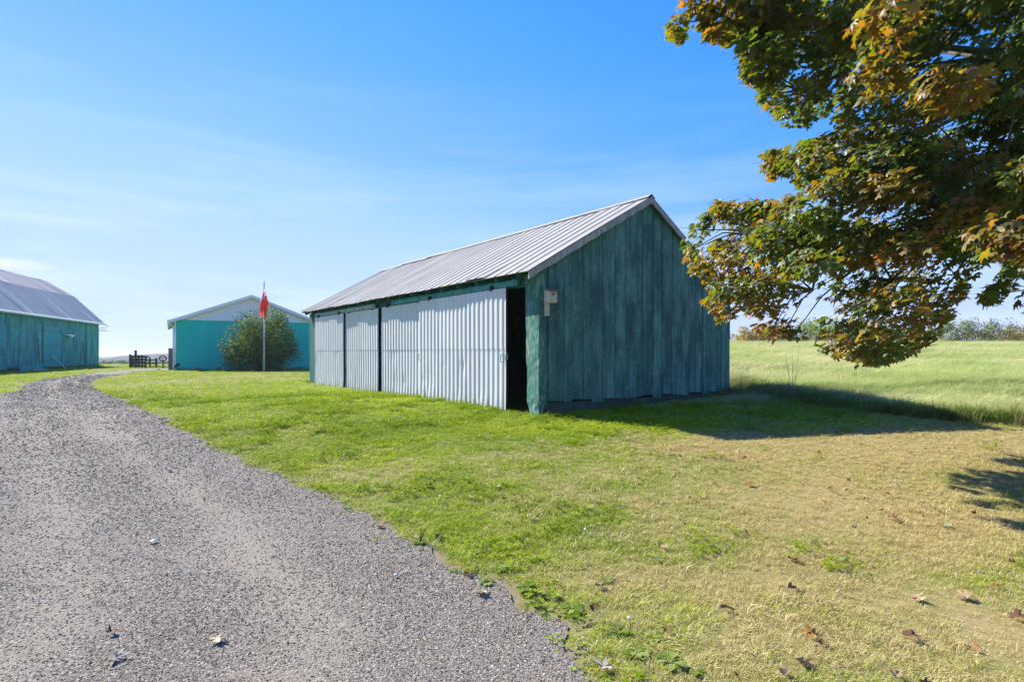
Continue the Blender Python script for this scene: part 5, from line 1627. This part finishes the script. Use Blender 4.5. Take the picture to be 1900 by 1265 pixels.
# ------------------------------------------------------------------ broad-leaved weeds along the gravel edge
M['weed'] = colour_leaf_mat('weed_leaf', .35, .035, .35, (1.5, 1.4, .4))
def rosette(px, py, n, ln, lab, seed, spikes=0):
    q = on_ground(px, py)
    r_ = np.random.default_rng(seed)
    e = empty('weed_plant', q, r_.uniform(0, 6), lab, 'weed', 'broad leaved weeds along the gravel edge')
    for i in range(n):
        a = i * 2.4 + r_.uniform(-.3, .3); l_ = ln * r_.uniform(.6, 1.15); w_ = l_ * .30; up = r_.uniform(.25, .95)
        V, Fc = [], []
        for j, (f, wd) in enumerate(((0, .08), (.25, .12), (.45, .75), (.65, 1.0), (.85, .7), (1.0, .05))):
            rad = l_ * f; z = l_ * (up * f - .75 * up * f * f) + .012
            c_ = np.array([math.cos(a) * rad, math.sin(a) * rad, z]); s_ = np.array([-math.sin(a), math.cos(a), 0]) * w_ * wd
            V += [c_ - s_ + np.array([0, 0, .2 * w_ * wd]), c_, c_ + s_ + np.array([0, 0, .2 * w_ * wd])]
        for j in range(5):
            b = j * 3
            Fc += [(b, b + 1, b + 4), (b, b + 4, b + 3), (b + 1, b + 2, b + 5), (b + 1, b + 5, b + 4)]
        col = np.array([(.12, .19, .02), (.17, .24, .03), (.22, .27, .07)][r_.integers(0, 3)]) * r_.uniform(.8, 1.25)
        me = np_mesh('leaf', np.array(V), np.array(Fc), M['weed'], {'col': ('FLOAT_COLOR', np.tile(np.r_[col, 1.0], (len(V), 1)))}, True)
        link('leaf', me, e)
    for i in range(spikes):
        a = r_.uniform(0, 6.28)
        MB().tube([(0, 0, 0), (.03 * math.cos(a), .03 * math.sin(a), .07), (.05 * math.cos(a), .05 * math.sin(a), .13)], [.0025, .003, .002], 5).build('flower_spike', M['fencewood'], e)
for i, a in enumerate([(778, 1010, 9, .075, 'plantain weed with upright flower spikes on the gravel edge', 4), (928, 1060, 11, .085, 'tall leafy weed first in the clump at the gravel edge', 0),
          (905, 1085, 8, .06, 'small weed between the large pale leaf and the lawn', 0), (976, 1098, 12, .09, 'broad leaved weed in the middle of the edge clump', 0),
          (1022, 1112, 10, .085, 'pale green weed right of the middle of the edge clump', 0), (1060, 1135, 10, .085, 'grey green weed at the lower end of the edge clump', 0),
          (1018, 1150, 7, .06, 'low weed growing out of the gravel below the clump', 0), (1128, 1080, 8, .055, 'clover like weed in the lawn above the edge clump', 0),
          (1180, 1215, 11, .08, 'bright green weed beside the crumpled beige leaf', 0), (1245, 1235, 11, .085, 'bright green weed near the bottom right of the gravel edge', 0),
          (1150, 1175, 9, .07, 'weed rosette between the clump and the crumpled beige leaf', 0), (840, 1062, 6, .045, 'small flat weed left of the leafy clump', 0),
          (1215, 1185, 9, .06, 'weed rosette set back in the lawn from the gravel edge', 0), (645, 945, 8, .05, 'weed rosette at the gravel edge below the white flowers', 0), (1290, 1250, 9, .07, 'weed at the bottom edge on the lawn side', 0)]):
    rosette(*a[:5], 500 + i, a[5])

# ------------------------------------------------------------------ white clover heads and dandelion clocks
M['flower'] = NT('white_flower').pbr((.80, .80, .76), .8)
M['stemgreen'] = NT('green_stem').pbr((.10, .18, .04), .7)
M['yellowflower'] = NT('yellow_flower').pbr((.75, .52, .03), .7)
import bmesh
def flower(px, py, lab, yellow=False, s=.011):
    q = on_ground(px, py)
    e = empty('lawn_flower', q, 0, lab, 'flower', 'small flowers in the lawn')
    bm = bmesh.new(); bmesh.ops.create_icosphere(bm, subdivisions=2, radius=s)
    for v in bm.verts: v.co = v.co * random.uniform(.75, 1.15); v.co.z = v.co.z * (.5 if yellow else .85) + .075
    me = bpy.data.meshes.new('head'); bm.to_mesh(me); bm.free(); me.materials.append(M['yellowflower' if yellow else 'flower'])
    link('head', me, e)
    MB().tube([(0, 0, -.01), (.004, 0, .04), (0, 0, .072)], .002, 5).build('stem', M['stemgreen'], e)
for a in [(592, 838, 'white flower head highest of the group near the gravel bend'), (638, 854, 'white flower head right of the highest one'), (655, 878, 'white flower head in the leafy patch, upper one'),
          (630, 891, 'white flower head in the leafy patch, lower one'), (817, 934, 'single white flower head in the mid lawn'), (1086, 998, 'single white flower head right of mid lawn'),
          (349, 762, 'white flower head far left on the green bank'), (1168, 1170, 'white flower head beside the front weeds'), (717, 905, 'white flower head left of the dark curled leaf')]:
    flower(*a)
flower(575, 873, 'yellow dandelion left of the white flower heads', True)

# tall dead stalk and dry tufts
q = on_ground(1470, 744)
st = empty('dead_stalk', q, 0, 'tall thin dead weed stalk standing at the field edge', 'stalk')
for i in range(6):
    a = i * 1.1
    MB().tube([(0, 0, 0), (.05 * math.cos(a), .05 * math.sin(a), .4), (.16 * math.cos(a), .12 * math.sin(a), .75 + .09 * i)], [.006, .004, .0015], 5).build('stem', M['graywood'], st)

# ------------------------------------------------------------------ the air
t = NT('haze')
pv = t.n.new('ShaderNodeVolumePrincipled')
pv.inputs['Color'].default_value = (.80, .88, .97, 1)
pv.inputs['Density'].default_value = .00028
pv.inputs['Anisotropy'].default_value = .2
t.l.new(pv.outputs[0], t.out.inputs['Volume'])
hzb = MB().box((-5200, -40, -16.5), (5200, 7200, 12.5)).build('haze', t.m)
tag(hzb, 'thin pale air over the farm and the far land', None, None, 'stuff')
